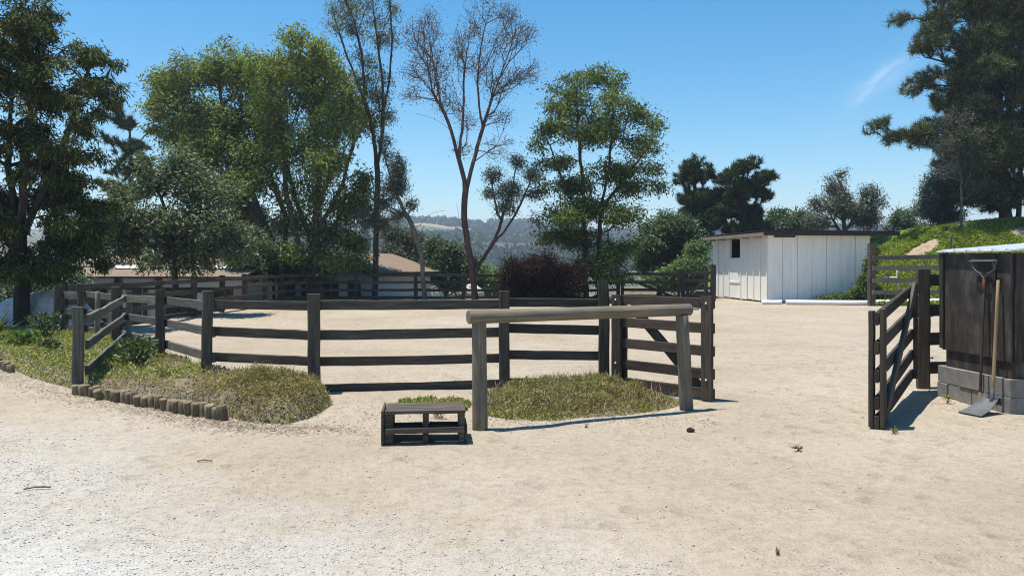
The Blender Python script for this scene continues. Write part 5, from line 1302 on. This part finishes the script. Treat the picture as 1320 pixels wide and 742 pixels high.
#     key        name            label                                                                    category  leaves          bark         depth tips per  L    W    sig  rbase seed
plant('cypress', 'feathery_tree', 'dark feathery evergreen tree filling the left edge of the frame', 'tree', 'leaf_cypress', 'bark_dark', 1.7, 2100, 32, .15, .034, .07, .17, 21, grow_by=.93, droop=.9, hang=.16, spread=(1.2, 1.2, .7), arch=.2)
plant('elmL', 'leafy_tree', 'broad soft green tree over the stable, left of the twin crowns', 'tree', 'leaf_elm', 'bark', 2.6, 2100, 20, .19, .066, .16, .22, 22, grow_by=1.14, droop=.7, hang=.28)
plant('elmR', 'leafy_tree', 'broad fresh green tree in front of the white house', 'tree', 'leaf_elm2', 'bark', 2.7, 2300, 20, .19, .066, .16, .24, 23, grow_by=1.14, droop=.7, hang=.28)
plant('avocado', 'young_tree', 'grey green leafy tree in front of the stable roof', 'tree', 'leaf_avocado', 'bark', 1.3, 900, 26, .15, .058, .14, .09, 24, grow_by=1.15, droop=.5)
plant('darkpine', 'conifer', 'dark conifer showing behind the broad green tree at the left', 'tree', 'leaf_darkpine', 'bark_dark', 2.2, 420, 70, .36, .05, .2, .2, 25, kind='needle')
plant('gumtall', 'gum_tree', 'tall thin gum tree with sparse high leaf tufts', 'tree', 'leaf_gum', 'bark', 1.4, 620, 15, .15, .036, .15, .12, 26, droop=.9, w=.45, jit=.03, rtip=.007, pw=1.85, arch=.05, grow_by=1.2)
plant('gumlean', 'gum_tree', 'pale leaning gum tree with dark leaf tufts', 'tree', 'leaf_olive', 'bark_pale', .9, 240, 40, .14, .034, .12, .095, 27, droop=.9, grow_by=1.15)
rt = plant('redbare', 'bare_tree', 'tall reddish half bare tree with fine twigs in the middle', 'tree', 'leaf_red', 'bark_red', 2.0, 2300, 5, .085, .034, .17, .13, 28, droop=.2, w=.55, jit=.025, rtip=.0075, step=.4, arch=.02, pw=1.78, grow_by=1.3)
plant('redleafy', None, None, None, 'leaf_olive', 'bark_red', .9, 260, 34, .10, .036, .13, .075, 29, parent=rt, w=.2, crown='lower_crown')
plant('walnut', 'bushy_tree', 'dark bushy tree with layered leaf bunches right of the bare tree', 'tree', 'leaf_walnut', 'bark_dark', 2.2, 1250, 34, .15, .06, .17, .14, 30, droop=.6, spread=(1.1, 1.1, .8), grow_by=1.22, hang=.12)
plant('backpineA', 'conifer', 'left of two dark conifers behind the white shed', 'tree', 'leaf_darkpine', 'bark_dark', 2.0, 900, 60, .30, .045, .2, .25, 31, grow_by=1.12, kind='needle')
plant('backpineB', 'conifer', 'right of two dark conifers behind the white shed', 'tree', 'leaf_darkpine', 'bark_dark', 2.0, 900, 60, .30, .045, .2, .25, 32, grow_by=1.12, kind='needle')
plant('oakback', 'round_tree', 'round mid green tree beyond the far gate', 'tree', 'leaf_oak', 'bark_dark', 1.8, 520, 44, .2, .08, .22, .16, 33)
plant('brightshrub', 'tall_shrub', 'bright green shrub beside the left wall of the shed', 'shrub', 'leaf_bright', 'bark', 1.2, 420, 44, .16, .06, .17, .08, 34)
plant('greybush', 'grey_tree', 'grey thin leaved tree rising behind the shed roof', 'tree', 'leaf_grey', 'twig_grey', 1.6, 720, 22, .16, .05, .16, .15, 35, rtip=.014)
plant('midgreen', 'round_tree', 'mid green tree between the shed and the slope', 'tree', 'leaf_oak', 'bark_dark', 1.5, 420, 40, .24, .1, .24, .16, 36)
plant('rowA', 'round_tree', 'distant green tree just over the shed roof', 'tree', 'leaf_oak', 'bark_dark', 1.6, 420, 40, .26, .11, .26, .16, 37)
plant('pine', 'pine_tree', 'big pine with hanging needle tufts at the right edge', 'tree', 'leaf_pine', 'bark_dark', 3.2, 6400, 40, .34, .028, .2, .30, 38, grow_by=1.38, kind='needle', rtip=.012, arch=-.05)
plant('bluebush', 'bushy_tree', 'small blue green bushy tree under the big pine', 'tree', 'leaf_blue', 'bark_dark', 1.4, 620, 44, .15, .05, .18, .1, 39, grow_by=1.2)
plant('deadshrub', 'dead_shrub', 'grey dead twiggy shrub in front of the big pine', 'shrub', 'leaf_grey', 'twig_grey', 1.1, 1300, 3, .1, .03, .12, .055, 40, w=.4, pw=2.05, arch=0, grow_by=1.3, rtip=.008, step=.25, jit=.08)
plant('oliveA', 'olive_tree', 'grey olive tree behind the corner of the white house', 'tree', 'leaf_grey', 'bark', 1.3, 520, 44, .16, .045, .19, .12, 41)
plant('oliveB', 'leafy_bush', 'green bush between the leaning gum and the bare tree', 'shrub', 'leaf_oak', 'bark', 1.2, 520, 44, .16, .06, .18, .1, 42)
plant('limebush', 'leafy_bush', 'yellow green bush behind the water tank', 'shrub', 'leaf_bright', 'bark', 1.2, 320, 40, .17, .07, .18, .06, 43)
plant('redbush', 'red_bush', 'dense dark red leaved bush inside the far fence', 'bush', 'leaf_redbush', 'bark_dark', 1.1, 620, 60, .10, .045, .17, .05, 44)
plant('cornerbush', 'climbing_shrub', 'dark vine heaped against the right front corner of the shed', 'shrub', 'leaf_walnut', 'bark_dark', .35, 420, 40, .09, .045, .08, .04, 48)
plant('shadeA', 'tall_shrub', 'dark leafy shrub in the tree shade at the right end of the stable', 'shrub', 'leaf_oak', 'bark_dark', 1.2, 620, 44, .13, .05, .17, .06, 46)
plant('shadeB', 'tall_shrub', 'dark leafy shrub under the broad trees left of the house gable', 'shrub', 'leaf_olive', 'bark_dark', 1.2, 520, 44, .13, .05, .17, .06, 47)
plant('hedgeL', 'leafy_bush', 'shaded green bushes behind the tarp heap', 'shrub', 'leaf_oak', 'bark_dark', 1.0, 380, 40, .12, .05, .16, .06, 45)

# ------------------------------------------------------------------ air
V = [(x, y, z) for x in (-2600, 2600) for y in (-2600, 2600) for z in (-60, 90)]
F = [(0, 1, 3, 2), (4, 6, 7, 5), (0, 4, 5, 1), (2, 3, 7, 6), (0, 2, 6, 4), (1, 5, 7, 3)]
hm = Mat('pale air'); pv = hm.n('VolumePrincipled'); pv.inputs['Color'].default_value = (.70, .82, 1.0, 1); pv.inputs['Density'].default_value = .00055; pv.inputs['Anisotropy'].default_value = .2
hm.t.links.new(pv.outputs[0], hm.out.inputs['Volume'])
hz = put('haze', fast_mesh('haze', V, [np.array(F)]), hm.m); hz['kind'] = 'stuff'; hz['label'] = 'thin bluish haze over the valley'
